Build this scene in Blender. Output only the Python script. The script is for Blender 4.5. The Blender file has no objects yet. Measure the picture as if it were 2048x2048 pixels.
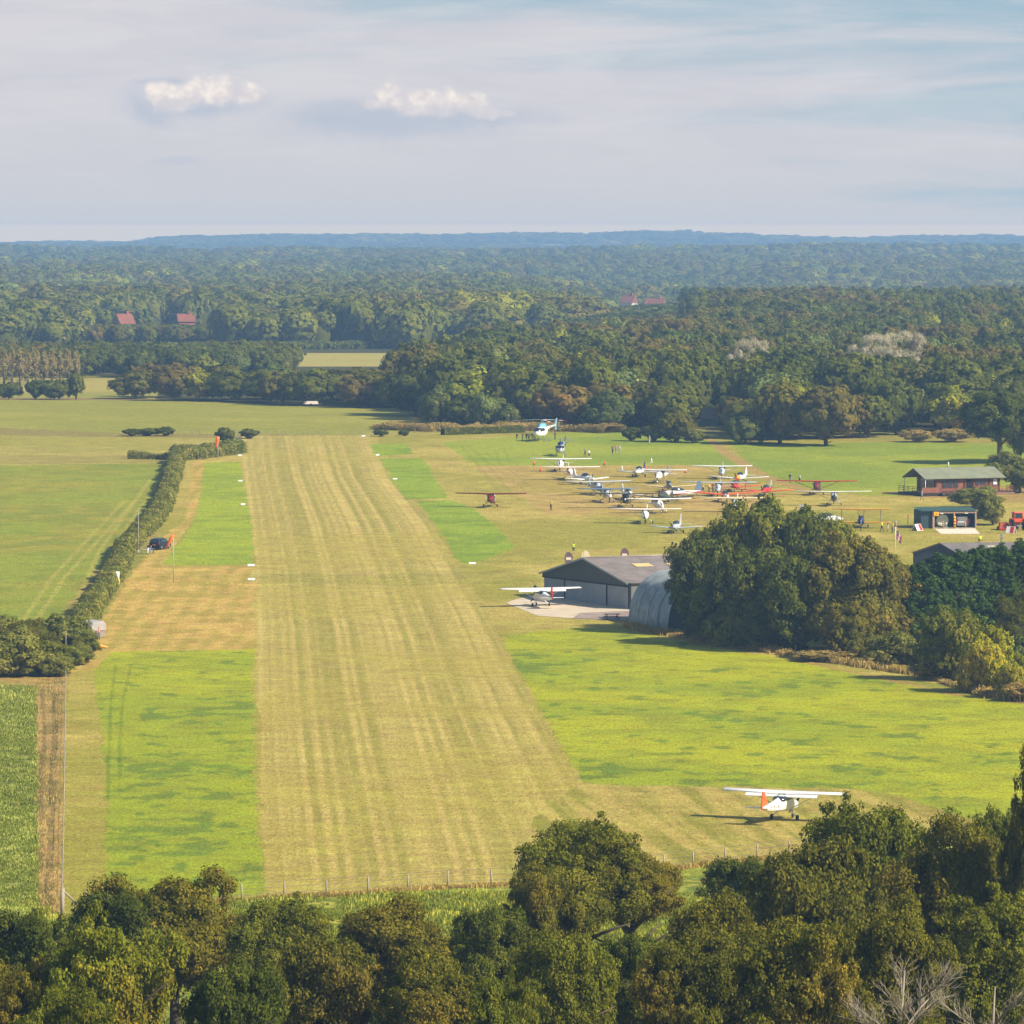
import bpy, bmesh, math, random
import numpy as np
from mathutils import Vector, Matrix
C = bpy.context; D = bpy.data; SC = C.scene; COL = SC.collection
R = math.radians
random.seed(7); RNG = np.random.default_rng(7)

# ------------------------------------------------------------------ camera
CAMZ, FPX, HOR = 50.0, 10900.0, 485.0            # eye height, focal length in photo pixels, row of the true horizon
PITCH = math.atan((1024 - HOR) / FPX)
cam_d = D.cameras.new('camera'); cam = D.objects.new('camera', cam_d); COL.objects.link(cam)
cam.location = (0, 0, CAMZ); cam.rotation_euler = (math.pi / 2 - PITCH, 0, 0)
cam_d.sensor_width = 36; cam_d.lens = 36 * FPX / 2048
cam_d.clip_start = 1; cam_d.clip_end = 40000
SC.camera = cam

# ------------------------------------------------------------------ light
SUN_EL, SUN_AZ = R(38), R(-26)                   # azimuth measured from +X, towards the viewer
EXPO = 0.6
sun_d = D.lights.new('sun', 'SUN'); sun_d.energy = 5.0; sun_d.angle = R(0.5); sun_d.color = (1.0, 0.91, 0.74)
sun = D.objects.new('sun', sun_d); COL.objects.link(sun)
sd = Vector((math.cos(SUN_EL) * math.cos(SUN_AZ), math.cos(SUN_EL) * math.sin(SUN_AZ), math.sin(SUN_EL)))
sun.rotation_euler = sd.to_track_quat('Z', 'Y').to_euler(); sun.location = (200, 0, 300)

SC.view_settings.view_transform = 'Standard'; SC.view_settings.look = 'None'
SC.view_settings.exposure = EXPO; SC.view_settings.gamma = 1
SC.cycles.use_denoising = True
SC.cycles.max_bounces = 5; SC.cycles.diffuse_bounces = 2; SC.cycles.glossy_bounces = 2
SC.cycles.transmission_bounces = 3; SC.cycles.volume_bounces = 0; SC.cycles.transparent_max_bounces = 6
SC.cycles.sample_clamp_indirect = 4

class NT:                                        # small node-tree helper
    def __init__(s, tree): s.t = tree; s.t.nodes.clear()
    def n(s, typ, **kw):
        nd = s.t.nodes.new(typ)
        for k, v in kw.items():
            if k.startswith('i_'):
                key = k[2:]; key = int(key) if key.isdigit() else key.replace('_', ' ')
                nd.inputs[key].default_value = v
            else: setattr(nd, k, v)
        return nd
    def l(s, a, b): s.t.links.new(a, b)
    def val(s, x, sock):
        if isinstance(x, (int, float)): sock.default_value = x
        else: s.l(x, sock)
    def m(s, op, a, b=0.0, c=0.0, clamp=False):
        nd = s.t.nodes.new('ShaderNodeMath'); nd.operation = op; nd.use_clamp = clamp
        s.val(a, nd.inputs[0]); s.val(b, nd.inputs[1])
        if op in ('MULTIPLY_ADD', 'SMOOTH_MAX', 'SMOOTH_MIN'): s.val(c, nd.inputs[2])
        return nd.outputs[0]
    def ss(s, x, lo, hi):                        # smoothstep
        nd = s.t.nodes.new('ShaderNodeMapRange'); nd.interpolation_type = 'SMOOTHSTEP'
        s.val(x, nd.inputs[0]); nd.inputs[1].default_value = lo; nd.inputs[2].default_value = hi
        return nd.outputs[0]
    def mix(s, f, a, b, mode='MIX'):
        nd = s.t.nodes.new('ShaderNodeMix'); nd.data_type = 'RGBA'; nd.blend_type = mode
        s.val(f, nd.inputs[0])
        for v, so in ((a, nd.inputs[6]), (b, nd.inputs[7])):
            if isinstance(v, tuple): so.default_value = v if len(v) == 4 else (*v, 1)
            else: s.l(v, so)
        return nd.outputs[2]

# ------------------------------------------------------------------ sky with its clouds
W = D.worlds.new('World'); SC.world = W; W.use_nodes = True
t = NT(W.node_tree)
out = t.n('ShaderNodeOutputWorld')
sky = t.n('ShaderNodeTexSky', sky_type='NISHITA', sun_disc=False, sun_elevation=SUN_EL, sun_rotation=math.pi / 2 - SUN_AZ)
b1 = t.n('ShaderNodeBackground', i_Strength=0.075); t.l(sky.outputs[0], b1.inputs[0])
tc = t.n('ShaderNodeTexCoord'); sep = t.n('ShaderNodeSeparateXYZ'); t.l(tc.outputs['Generated'], sep.inputs[0])
yy = t.m('MAXIMUM', t.m('ABSOLUTE', sep.outputs[1]), 0.02)
u = t.m('DIVIDE', sep.outputs[0], yy); v = t.m('DIVIDE', sep.outputs[2], yy)
def vec(a, b, c=0.0):
    nd = t.n('ShaderNodeCombineXYZ'); t.val(a, nd.inputs[0]); t.val(b, nd.inputs[1]); t.val(c, nd.inputs[2]); return nd.outputs[0]
def noise(vv, scale, det=4, rough=0.55, dist=0.0):
    nd = t.n('ShaderNodeTexNoise', noise_dimensions='3D', i_Scale=scale, i_Detail=det, i_Roughness=rough, i_Distortion=dist)
    t.l(vv, nd.inputs['Vector']); return nd.outputs[0]
st1 = noise(vec(t.m('MULTIPLY', u, 9.0), t.m('MULTIPLY', v, 95.0), 3.1), 1.0, 5, 0.6, 0.4)
st2 = noise(vec(t.m('MULTIPLY', u, 30.0), t.m('MULTIPLY', v, 170.0), 8.7), 1.0, 5, 0.6, 0.8)
pale = t.mix(t.ss(st2, 0.3, 0.7), (0.62, 0.62, 0.675), (0.69, 0.68, 0.715))
hz = t.ss(v, 0.0, 0.03)
pale = t.mix(hz, (0.60, 0.605, 0.635), pale)
# blue showing through the thin cloud, more so high up and to the right
bl = t.m('ADD', t.m('MULTIPLY', v, 27.0), t.m('MULTIPLY', u, 6.5))
bl = t.m('ADD', bl, t.m('MULTIPLY', t.m('SUBTRACT', st1, 0.5), 3.2))
pale = t.mix(t.m('MULTIPLY', t.ss(bl, 0.7, 1.8), 0.9), pale, (0.34, 0.51, 0.62))
wisp = t.m('MULTIPLY', t.ss(t.m('ADD', st1, t.m('MULTIPLY', t.m('SUBTRACT', st2, .5), .5)), 0.52, 0.70), t.ss(v, 0.012, 0.035))
pale = t.mix(t.m('MULTIPLY', wisp, 0.55), pale, (0.69, 0.70, 0.71))
def px(x, y): return ((x - 1024) / FPX, (HOR - y) / FPX)
big = noise(vec(t.m('MULTIPLY', u, 160.0), t.m('MULTIPLY', v, 190.0), 1.0), 1.0, 7, 0.62, 0.2)
fine = noise(vec(t.m('MULTIPLY', u, 420.0), t.m('MULTIPLY', v, 480.0), 5.0), 1.0, 5, 0.6, 0.1)
vo = t.n('ShaderNodeTexVoronoi', feature='SMOOTH_F1', i_Scale=1.0, i_Smoothness=0.3)
wv = t.n('ShaderNodeVectorMath', operation='ADD'); t.l(vec(t.m('MULTIPLY', u, 520.0), t.m('MULTIPLY', v, 620.0), 2.0), wv.inputs[0]); wn = t.n('ShaderNodeVectorMath', operation='SCALE'); wn.inputs[3].default_value = 2.5; t.l(vec(big, fine), wn.inputs[0]); t.l(wn.outputs[0], wv.inputs[1]); t.l(wv.outputs[0], vo.inputs['Vector'])
billow = t.m('SUBTRACT', 0.45, vo.outputs['Distance'])
bn = t.m('SUBTRACT', big, 0.5); fn = t.m('SUBTRACT', fine, 0.5)
def field(ells):
    f = None
    for (x, y, rx, ry) in ells:
        cx, cy = px(x, y)
        a = t.m('MULTIPLY', t.m('SUBTRACT', u, cx), FPX / rx); b = t.m('MULTIPLY', t.m('SUBTRACT', v, cy), FPX / ry)
        e = t.m('SUBTRACT', 1.0, t.m('SQRT', t.m('ADD', t.m('MULTIPLY', a, a), t.m('MULTIPLY', b, b))))
        f = e if f is None else t.m('SMOOTH_MAX', f, e, 0.12)
    return t.m('ADD', f, t.m('ADD', t.m('MULTIPLY', bn, 1.0), t.m('MULTIPLY', fn, 0.45)))
# grey-blue bodies of the two cumulus, then their sunlit heads
body = field([(385, 205, 150, 48), (320, 215, 70, 48), (470, 205, 90, 26), (800, 240, 260, 46), (1010, 236, 130, 20), (680, 212, 90, 16), (360, 322, 60, 10)])
body2 = field([(330, 165, 80, 8), (780, 240, 190, 40), (670, 238, 90, 26), (310, 212, 50, 40), (385, 212, 90, 26), (900, 238, 130, 26)])
heads = field([(325, 190, 44, 30), (392, 184, 46, 34), (445, 184, 46, 32), (500, 188, 34, 24), (345, 205, 60, 26), (782, 192, 30, 34), (830, 205, 60, 30), (880, 210, 60, 32), (935, 208, 44, 26), (968, 226, 42, 16), (1010, 228, 24, 8), (458, 239, 22, 7), (745, 210, 24, 12)])
gap = t.m('SUBTRACT', 1.0, t.ss(v, (HOR - 150) / FPX, (HOR - 120) / FPX))
cl = t.mix(t.m('MULTIPLY', t.ss(body, -0.35, 0.7), 0.75), pale, (0.545, 0.575, 0.655))
cl = t.mix(t.m('MULTIPLY', t.ss(body2, -0.35, 0.75), 0.6), cl, (0.47, 0.535, 0.64))
hcol = t.mix(t.ss(t.m('ADD', t.m('ADD', t.m('MULTIPLY', bn, 1.0), t.m('MULTIPLY', fn, 0.6)), t.m('MULTIPLY', billow, 0.35)), -0.25, 0.35), (0.70, 0.665, 0.69), (1.0, 0.90, 0.81))
hcol = t.mix(t.m('MULTIPLY', t.m('SUBTRACT', 1.0, t.ss(t.m('ADD', v, t.m('MULTIPLY', bn, .004)), (HOR - 232) / FPX, (HOR - 188) / FPX)), .75), hcol, (0.62, 0.62, 0.67))
cl = t.mix(t.m('MULTIPLY', t.ss(t.m('ADD', heads, t.m('MULTIPLY', billow, 0.16)), -0.16, 0.42), 0.96), cl, hcol)
front = t.m('GREATER_THAN', sep.outputs[1], 0.0)
cl = t.mix(front, pale, cl)
# sky colour near the horizon, brightened and warmed to offset the haze box
HAZE = 1.4e-4
inv = t.m('EXPONENT', t.m('DIVIDE', HAZE * 35, t.m('MAXIMUM', v, .0030)))
s1 = t.n('ShaderNodeVectorMath', operation='SCALE'); t.l(cl, s1.inputs[0]); t.l(inv, s1.inputs[3])
s2 = t.n('ShaderNodeVectorMath', operation='SCALE'); s2.inputs[0].default_value = (0.25, 0.42, 0.64); t.l(t.m('SUBTRACT', inv, 1.0), s2.inputs[3])
s3 = t.n('ShaderNodeVectorMath', operation='SUBTRACT'); t.l(s1.outputs[0], s3.inputs[0]); t.l(s2.outputs[0], s3.inputs[1])
s4 = t.n('ShaderNodeVectorMath', operation='MAXIMUM'); t.l(s3.outputs[0], s4.inputs[0]); s4.inputs[1].default_value = (.05, .05, .05)
cl = s4.outputs[0]
b2 = t.n('ShaderNodeBackground', i_Strength=1.0 / 2 ** EXPO); t.l(cl, b2.inputs[0])
mx = t.n('ShaderNodeMixShader')
t.l(t.m('SUBTRACT', 1.0, t.m('MULTIPLY', t.ss(sep.outputs[2], 0.05, 0.22), 0.88)), mx.inputs[0])
t.l(b1.outputs[0], mx.inputs[1]); t.l(b2.outputs[0], mx.inputs[2]); t.l(mx.outputs[0], out.inputs[0])

# ------------------------------------------------------------------ noise, terrain
_perm = RNG.random((256, 256))
def vnoise(x, y):
    xi = np.floor(x).astype(int); yi = np.floor(y).astype(int); fx = x - xi; fy = y - yi
    fx = fx * fx * (3 - 2 * fx); fy = fy * fy * (3 - 2 * fy)
    a = _perm[xi & 255, yi & 255]; b = _perm[(xi + 1) & 255, yi & 255]; c = _perm[xi & 255, (yi + 1) & 255]; d = _perm[(xi + 1) & 255, (yi + 1) & 255]
    return (a * (1 - fx) + b * fx) * (1 - fy) + (c * (1 - fx) + d * fx) * fy
def fbm(x, y, o=4):
    s = 0; a = 1; n = 0
    for i in range(o): s = s + a * vnoise(x * 2 ** i + 17.3 * i, y * 2 ** i + 5.1 * i); n += a; a *= 0.55
    return s / n
def sstep(x, a, b):
    q = np.clip((x - a) / (b - a), 0, 1); return q * q * (3 - 2 * q)
_py = [-400, 0, 40, 100, 160, 220, 280, 340, 400, 650, 710, 800, 900, 1000, 1100, 1200, 1400, 2200, 3000, 4000, 5000, 6000, 6900, 8000, 9500, 11000, 11700, 13500, 16000]
_pz = [48, 46, 42, 30, 20, 11, 5, 2.2, 1.8, 2.0, 2.6, 5, 7.5, 10, 11.5, 12, 12, 12, 11, 14, 20, 27, 22, 24, 36, 48, 47, 26, 20]
_yy = np.arange(-400, 16001, 5.0); _zz = np.interp(_yy, _py, _pz)
_k = np.hanning(19); _k /= _k.sum(); _zz = np.convolve(np.pad(_zz, 9, mode='edge'), _k, 'valid')
def gz(X, Y):
    X = np.asarray(X, float); Y = np.asarray(Y, float)
    z = np.interp(Y, _yy, _zz)
    uu = X / np.maximum(Y, 60)
    z = z + 5.5 * sstep(Y, 1350, 2050) * (1 - sstep(Y, 2300, 2900)) * sstep(uu, 0.0, 0.035)
    z = z - 9 * sstep(Y, 2300, 2700) * (1 - sstep(Y, 3900, 5200)) * sstep(uu, -.01, 0.02)
    z = z + 3.0 * sstep(Y, 300, 200) * sstep(uu, 0.0, 0.06)
    z = z + sstep(Y, 2250, 3000) * (1 - sstep(Y, 9000, 10500)) * (fbm(X / 330 + 13, Y / 420 + 4, 2) - .5) * 13
    far = sstep(Y, 3200, 5500)
    z = z + far * (fbm(X / 420 + 3, Y / 900, 3) - 0.5) * 16 * (1 - sstep(Y, 9000, 10500))
    crest = np.interp(uu * FPX + 1024, [0, 130, 260, 330, 480, 620, 800, 830, 1050, 1180, 1250, 1380, 1500, 1650, 1800, 1900, 2048], [-11, -9, -8, 1, 4, 5, 9, 7, 10, 7, 13, 11, 5, 0, 3, 4, 3])
    z = z + sstep(Y, 9500, 10900) * (crest + (fbm(uu * 90, uu * 0 + 2, 3) - .5) * 7.0)
    return z
def gzf(x, y): return float(gz(x, y))
def proj(X, Y, Z):
    dz = Z - CAMZ; c, s = math.cos(PITCH), math.sin(PITCH)
    d = Y * c - dz * s; up = Y * s + dz * c
    return 1024 + FPX * X / d, 1024 - FPX * up / d
_py2 = np.arange(230, 6000, 0.5)
def P(x, y):
    """the ground point seen at photo position x, y"""
    uu = (x - 1024) / FPX
    Z = gz(uu * _py2, _py2); r = proj(uu * _py2, _py2, Z)[1]
    i = np.argmax(r <= y); Y = _py2[i]
    if i > 0:
        f = (r[i - 1] - y) / max(r[i - 1] - r[i], 1e-6); Y = _py2[i - 1] + f * 0.5
    X = uu * (Y * math.cos(PITCH) - (gzf(uu * Y, Y) - CAMZ) * math.sin(PITCH))
    return X, Y
def P3(x, y, dz=0.0):
    X, Y = P(x, y); return Vector((X, Y, gzf(X, Y) + dz))
def mpp(Y): return Y / FPX                       # metres in one photo pixel at that distance

# ------------------------------------------------------------------ materials
MATS = {}
def mat(name, col, rough=0.7, metal=0.0, var=0.12, scale=3.0, spec=0.3, bump=0.0):
    if name in MATS: return MATS[name]
    m = D.materials.new(name); m.use_nodes = True; q = NT(m.node_tree)
    o = q.n('ShaderNodeOutputMaterial'); b = q.n('ShaderNodeBsdfPrincipled', i_Roughness=rough, i_Metallic=metal)
    b.inputs['Specular IOR Level'].default_value = spec
    tc = q.n('ShaderNodeTexCoord'); nz = q.n('ShaderNodeTexNoise', i_Scale=scale, i_Detail=5.0, i_Roughness=0.6)
    q.l(tc.outputs['Object'], nz.inputs['Vector'])
    lo = tuple(c * (1 - var) for c in col); hi = tuple(min(1, c * (1 + var)) for c in col)
    q.l(q.mix(q.ss(nz.outputs[0], 0.3, 0.7), lo, hi), b.inputs['Base Color'])
    if bump:
        bp = q.n('ShaderNodeBump', i_Strength=bump, i_Distance=0.05); q.l(nz.outputs[0], bp.inputs['Height']); q.l(bp.outputs[0], b.inputs['Normal'])
    q.l(b.outputs[0], o.inputs[0]); MATS[name] = m; return m
def lin(r, g, b): return tuple(((c / 255) / 12.92 if c / 255 < 0.04045 else ((c / 255 + 0.055) / 1.055) ** 2.4) for c in (r, g, b))
def leafmat(name, a, b, c=None, trans=0.28):
    """foliage: a..b by tree, each leaf lighter or darker by its own number, some leaves turned to c"""
    if name in MATS: return MATS[name]
    m = D.materials.new(name); m.use_nodes = True; q = NT(m.node_tree)
    o = q.n('ShaderNodeOutputMaterial'); oi = q.n('ShaderNodeObjectInfo'); at = q.n('ShaderNodeAttribute', attribute_name='leaf')
    tc = q.n('ShaderNodeTexCoord'); nz = q.n('ShaderNodeTexNoise', i_Scale=0.45, i_Detail=2.0); q.l(tc.outputs['Object'], nz.inputs['Vector'])
    f = q.m('ADD', q.m('MULTIPLY', oi.outputs['Random'], 0.7), q.m('MULTIPLY', q.m('SUBTRACT', nz.outputs[0], 0.35), 0.9), clamp=True)
    col = q.mix(f, a, b)
    if c: col = q.mix(q.ss(q.m('ADD', q.m('MULTIPLY', at.outputs['Fac'], 0.5), q.m('MULTIPLY', nz.outputs[0], 0.9)), 0.70, 0.98), col, c)
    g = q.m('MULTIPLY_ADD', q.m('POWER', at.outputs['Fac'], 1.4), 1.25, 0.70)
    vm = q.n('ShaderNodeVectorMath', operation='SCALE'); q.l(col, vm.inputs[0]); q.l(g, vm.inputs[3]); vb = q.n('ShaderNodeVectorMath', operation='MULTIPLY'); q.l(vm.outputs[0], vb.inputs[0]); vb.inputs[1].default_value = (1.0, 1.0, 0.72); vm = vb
    d = q.n('ShaderNodeBsdfDiffuse'); tr = q.n('ShaderNodeBsdfTranslucent'); gl = q.n('ShaderNodeBsdfGlossy', i_Roughness=0.5)
    q.l(vm.outputs[0], d.inputs[0])
    tcol = q.n('ShaderNodeVectorMath', operation='MULTIPLY'); q.l(vm.outputs[0], tcol.inputs[0]); tcol.inputs[1].default_value = (1.15, 1.35, 0.7); q.l(tcol.outputs[0], tr.inputs[0])
    mx = q.n('ShaderNodeMixShader', i_0=trans); q.l(d.outputs[0], mx.inputs[1]); q.l(tr.outputs[0], mx.inputs[2])
    q.l(mx.outputs[0], o.inputs[0]); MATS[name] = m; return m

# ------------------------------------------------------------------ mesh building
class MB:
    def __init__(s): s.v = []; s.f = []; s.mi = []; s.sm = []
    def add(s, vs, fs, mi=0, smooth=False):
        o = len(s.v); s.v += [tuple(p) for p in vs]
        for f in fs: s.f.append([i + o for i in f]); s.mi.append(mi); s.sm.append(smooth)
        return s
    def box(s, c, size, rz=0.0, mi=0, rx=0.0, ry=0.0, taper=1.0):
        m = Matrix.Translation(c) @ Matrix.Rotation(rz, 4, 'Z') @ Matrix.Rotation(ry, 4, 'Y') @ Matrix.Rotation(rx, 4, 'X')
        hx, hy, hz = (q / 2 for q in size); vs = []
        for z in (-hz, hz):
            k = taper if z > 0 else 1
            for (x, y) in ((-hx, -hy), (hx, -hy), (hx, hy), (-hx, hy)): vs.append(m @ Vector((x * k, y * k, z)))
        return s.add(vs, [(0, 3, 2, 1), (4, 5, 6, 7), (0, 1, 5, 4), (1, 2, 6, 5), (2, 3, 7, 6), (3, 0, 4, 7)], mi)
    def loft(s, rings, mi=0, smooth=True, cap=True):
        n = len(rings[0]); vs = [p for r in rings for p in r]; fs = []
        for k in range(len(rings) - 1):
            for i in range(n):
                j = (i + 1) % n; fs.append((k * n + i, k * n + j, (k + 1) * n + j, (k + 1) * n + i))
        if cap: fs.append(tuple(reversed(range(n)))); fs.append(tuple(range((len(rings) - 1) * n, len(rings) * n)))
        return s.add(vs, fs, mi, smooth)
    def tube(s, pts, rad, n=6, mi=0, smooth=True):
        pts = [Vector(p) for p in pts]; rad = [rad] * len(pts) if isinstance(rad, (int, float)) else rad; rings = []
        for i, p in enumerate(pts):
            d = (pts[min(i + 1, len(pts) - 1)] - pts[max(i - 1, 0)]).normalized()
            a = d.orthogonal().normalized() if i == 0 else (a - d * a.dot(d)).normalized()
            b = d.cross(a); rings.append([p + (a * math.cos(k * 2 * math.pi / n) + b * math.sin(k * 2 * math.pi / n)) * rad[i] for k in range(n)])
        return s.loft(rings, mi, smooth)
    def poly(s, pts, thick, mi=0, axis='y'):
        """a flat outline (list of 3D points) given a thickness vector"""
        n = len(pts); a = [Vector(p) - Vector(thick) / 2 for p in pts]; b = [Vector(p) + Vector(thick) / 2 for p in pts]
        return s.add(a + b, [tuple(range(n)), tuple(range(2 * n - 1, n - 1, -1))] + [(i, i + n, (i + 1) % n + n, (i + 1) % n) for i in range(n)], mi)
    def wheel(s, c, r, w, ax, n=14, mi=0):
        ax = Vector(ax).normalized(); c = Vector(c)
        return s.tube([c - ax * w / 2, c - ax * w * 0.3, c + ax * w * 0.3, c + ax * w / 2], [r * 0.86, r, r, r * 0.86], n, mi)
    def ball(s, c, r, n=10, m=7, mi=0, sc=(1, 1, 1)):
        vs = []; fs = []
        for j in range(1, m):
            ph = math.pi * j / m
            for i in range(n):
                th = 2 * math.pi * i / n; vs.append((c[0] + r * sc[0] * math.sin(ph) * math.cos(th), c[1] + r * sc[1] * math.sin(ph) * math.sin(th), c[2] + r * sc[2] * math.cos(ph)))
        for j in range(m - 2):
            for i in range(n): k = (i + 1) % n; fs.append((j * n + i, (j + 1) * n + i, (j + 1) * n + k, j * n + k))
        vs += [(c[0], c[1], c[2] + r * sc[2]), (c[0], c[1], c[2] - r * sc[2])]; q = (m - 1) * n
        for i in range(n): k = (i + 1) % n; fs.append((q, i, k)); fs.append((q + 1, (m - 2) * n + k, (m - 2) * n + i))
        return s.add(vs, fs, mi, True)
    def mesh(s, name, mats):
        me = D.meshes.new(name); me.from_pydata(s.v, [], s.f)
        for m in (mats if isinstance(mats, (list, tuple)) else [mats]): me.materials.append(m)
        me.polygons.foreach_set('material_index', s.mi); me.polygons.foreach_set('use_smooth', s.sm); me.update(); return me
    def build(s, name, mats, parent=None, loc=None):
        o = D.objects.new(name, s.mesh(name, mats)); COL.objects.link(o)
        if parent: o.parent = parent
        if loc is not None: o.location = loc
        return o
def tag(o, label=None, cat=None, group=None, kind=None):
    if label: o['label'] = label
    if cat: o['category'] = cat
    if group: o['group'] = group
    if kind: o['kind'] = kind
    return o
def thing(name, label, cat, loc=(0, 0, 0), rz=0.0, group=None):
    o = D.objects.new(name, None); COL.objects.link(o); o.empty_display_size = 0.5
    o.location = loc; o.rotation_euler = (0, 0, rz); return tag(o, label, cat, group)
def dup(o, parent=None):
    c = o.copy(); COL.objects.link(c)
    if parent is not None: c.parent = parent
    for ch in list(o.children): dup(ch, c)
    return c
def npmesh(name, V, F, mats, attrs=None, smooth=False):
    me = D.meshes.new(name); k = F.shape[1]
    me.vertices.add(len(V)); me.vertices.foreach_set('co', np.ascontiguousarray(V, np.float32).ravel())
    me.loops.add(F.size); me.loops.foreach_set('vertex_index', np.ascontiguousarray(F, np.int32).ravel())
    me.polygons.add(len(F)); me.polygons.foreach_set('loop_start', np.arange(0, F.size, k, dtype=np.int32))
    if smooth: me.polygons.foreach_set('use_smooth', np.ones(len(F), bool))
    for m in mats: me.materials.append(m)
    for nm, dom, arr in (attrs or []):
        if arr.ndim == 1: a = me.attributes.new(nm, 'FLOAT', dom); a.data.foreach_set('value', arr.astype(np.float32))
        else: a = me.attributes.new(nm, 'FLOAT_COLOR', dom); a.data.foreach_set('color', np.c_[arr, np.ones(len(arr))].astype(np.float32).ravel())
    me.update(calc_edges=True); return me
# ------------------------------------------------------------------ figures: one skinned body per pose, dressed by material
def _body(pose):
    Z = .0; P_ = {'pel': (0, 0, .95, .135), 'wa': (0, 0, 1.1, .125), 'ch': (0, 0, 1.32, .15), 'ne': (0, .0, 1.49, .055), 'hb': (0, .015, 1.57, .075), 'ht': (0, .01, 1.69, .088)}
    for s, k in ((-1, 'l'), (1, 'r')):
        P_.update({k + 'sh': (s * .18, 0, 1.42, .062), k + 'el': (s * .25, -.03, 1.14, .045), k + 'wr': (s * .26, .06, .91, .03), k + 'ha': (s * .26, .08, .83, .036),
                   k + 'hi': (s * .09, 0, .89, .092), k + 'kn': (s * .10, .03, .50, .06), k + 'an': (s * .10, 0, .10, .042), k + 'to': (s * .11, .15, .04, .036)})
    if pose == 'arms_up':
        for s, k in ((-1, 'l'), (1, 'r')): P_.update({k + 'el': (s * .36, 0, 1.60, .045), k + 'wr': (s * .33, .02, 1.86, .03), k + 'ha': (s * .32, .02, 1.94, .036)})
    if pose == 'walk':
        P_.update({'lkn': (-.1, .16, .52, .06), 'lan': (-.1, .22, .11, .042), 'lto': (-.1, .38, .06, .036), 'rkn': (.1, -.04, .5, .06), 'ran': (.1, -.28, .13, .042), 'rto': (.1, -.16, .04, .036), 'lwr': (-.24, -.14, .95, .03), 'lha': (-.24, -.18, .88, .036), 'rwr': (.24, .22, .98, .03), 'rha': (.24, .27, .92, .036)})
    if pose in ('sit', 'crouch'):
        dz = -.50 if pose == 'sit' else -.62
        for k in ('pel', 'wa', 'ch', 'ne', 'hb', 'ht', 'lsh', 'rsh', 'lel', 'rel'): x, y, z, r = P_[k]; P_[k] = (x, y + (z - .95) * (.12 if pose == 'sit' else .35), z + dz, r)
        for s, k in ((-1, 'l'), (1, 'r')):
            P_.update({k + 'hi': (s * .09, .02, .89 + dz, .092), k + 'kn': (s * .13, .42, .52 if pose == 'sit' else .48, .062), k + 'an': (s * .12, .44 if pose == 'sit' else .16, .1, .042), k + 'to': (s * .12, .60 if pose == 'sit' else .32, .04, .036), k + 'wr': (s * .2, .34, .68 if pose == 'sit' else .5, .03), k + 'ha': (s * .18, .42, .66 if pose == 'sit' else .46, .036)})
    if pose == 'hips':
        for s, k in ((-1, 'l'), (1, 'r')): P_.update({k + 'el': (s * .38, -.06, 1.18, .045), k + 'wr': (s * .2, .06, 1.02, .03), k + 'ha': (s * .15, .08, 1.0, .034)})
    E = [('pel', 'wa'), ('wa', 'ch'), ('ch', 'ne'), ('ne', 'hb'), ('hb', 'ht')]
    for k in 'lr': E += [('ch', k + 'sh'), (k + 'sh', k + 'el'), (k + 'el', k + 'wr'), (k + 'wr', k + 'ha'), ('pel', k + 'hi'), (k + 'hi', k + 'kn'), (k + 'kn', k + 'an'), (k + 'an', k + 'to')]
    keys = list(P_); me = D.meshes.new('fig'); me.from_pydata([P_[k][:3] for k in keys], [(keys.index(a), keys.index(b)) for a, b in E], [])
    o = D.objects.new('fig', me); COL.objects.link(o); m = o.modifiers.new('s', 'SKIN'); m.use_smooth_shade = True
    for i, k in enumerate(keys): sv = me.skin_vertices[0].data[i]; sv.radius = (P_[k][3], P_[k][3] * (.72 if k in ('ch', 'wa', 'pel') else 1)); sv.use_root = (k == 'pel')
    o.modifiers.new('d', 'SUBSURF').levels = 1; C.view_layer.update()
    ev = o.evaluated_get(C.evaluated_depsgraph_get()); r = D.meshes.new_from_object(ev); D.objects.remove(o)
    vs = [tuple(v.co) for v in r.vertices]; fs = [tuple(p.vertices) for p in r.polygons]; mb = MB(); mb.add(vs, fs, 0, True)
    hx = Vector(P_['ht'][:3]); sh_z = P_['lsh'][2]; pz = P_['pel'][2]; wr = [Vector(P_[k][:3]) for k in ('lwr', 'rwr', 'lha', 'rha', 'lel', 'rel')]; kn = [Vector(P_[k][:3]) for k in ('lkn', 'rkn')]; an = [Vector(P_[k][:3]) for k in ('lan', 'ran', 'lto', 'rto')]
    for i, f in enumerate(mb.f):
        c = sum((Vector(mb.v[j]) for j in f), Vector()) / len(f)
        dk = min((c - q).length for q in kn); da = min((c - q).length for q in an); dw = min((c - q).length for q in wr[:4])
        if dw < .13: k = 0
        elif min((c - q).length for q in wr[4:]) < .07: k = 0
        elif (c - hx).length < .17 and c.z > P_['ne'][2] + .05: k = 4 if (c.z > hx.z + .0 or c.y < hx.y - .045) else 0
        elif c.z > P_['ne'][2] - .02: k = 0
        elif da < .11: k = 3
        elif c.z < pz + .06 and (abs(c.x) < .2): k = 5 if (c.z < .46 and pose not in ('sit', 'crouch')) or dk < .09 and pose in ('sit', 'crouch') else 2
        else: k = 1
        mb.mi[i] = k
    mb.ball((hx.x, hx.y + .085, hx.z - .045), .018, 6, 4, 0)                                # nose
    for s in (-1, 1): mb.ball((hx.x + s * .032, hx.y + .078, hx.z - .01), .011, 6, 4, 3); mb.ball((hx.x + s * .088, hx.y, hx.z - .03), .022, 6, 4, 0, (.5, 1, 1.3))
    mb.box((hx.x, hx.y + .08, hx.z - .085), (.04, .01, .01), 0, 3)
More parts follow.
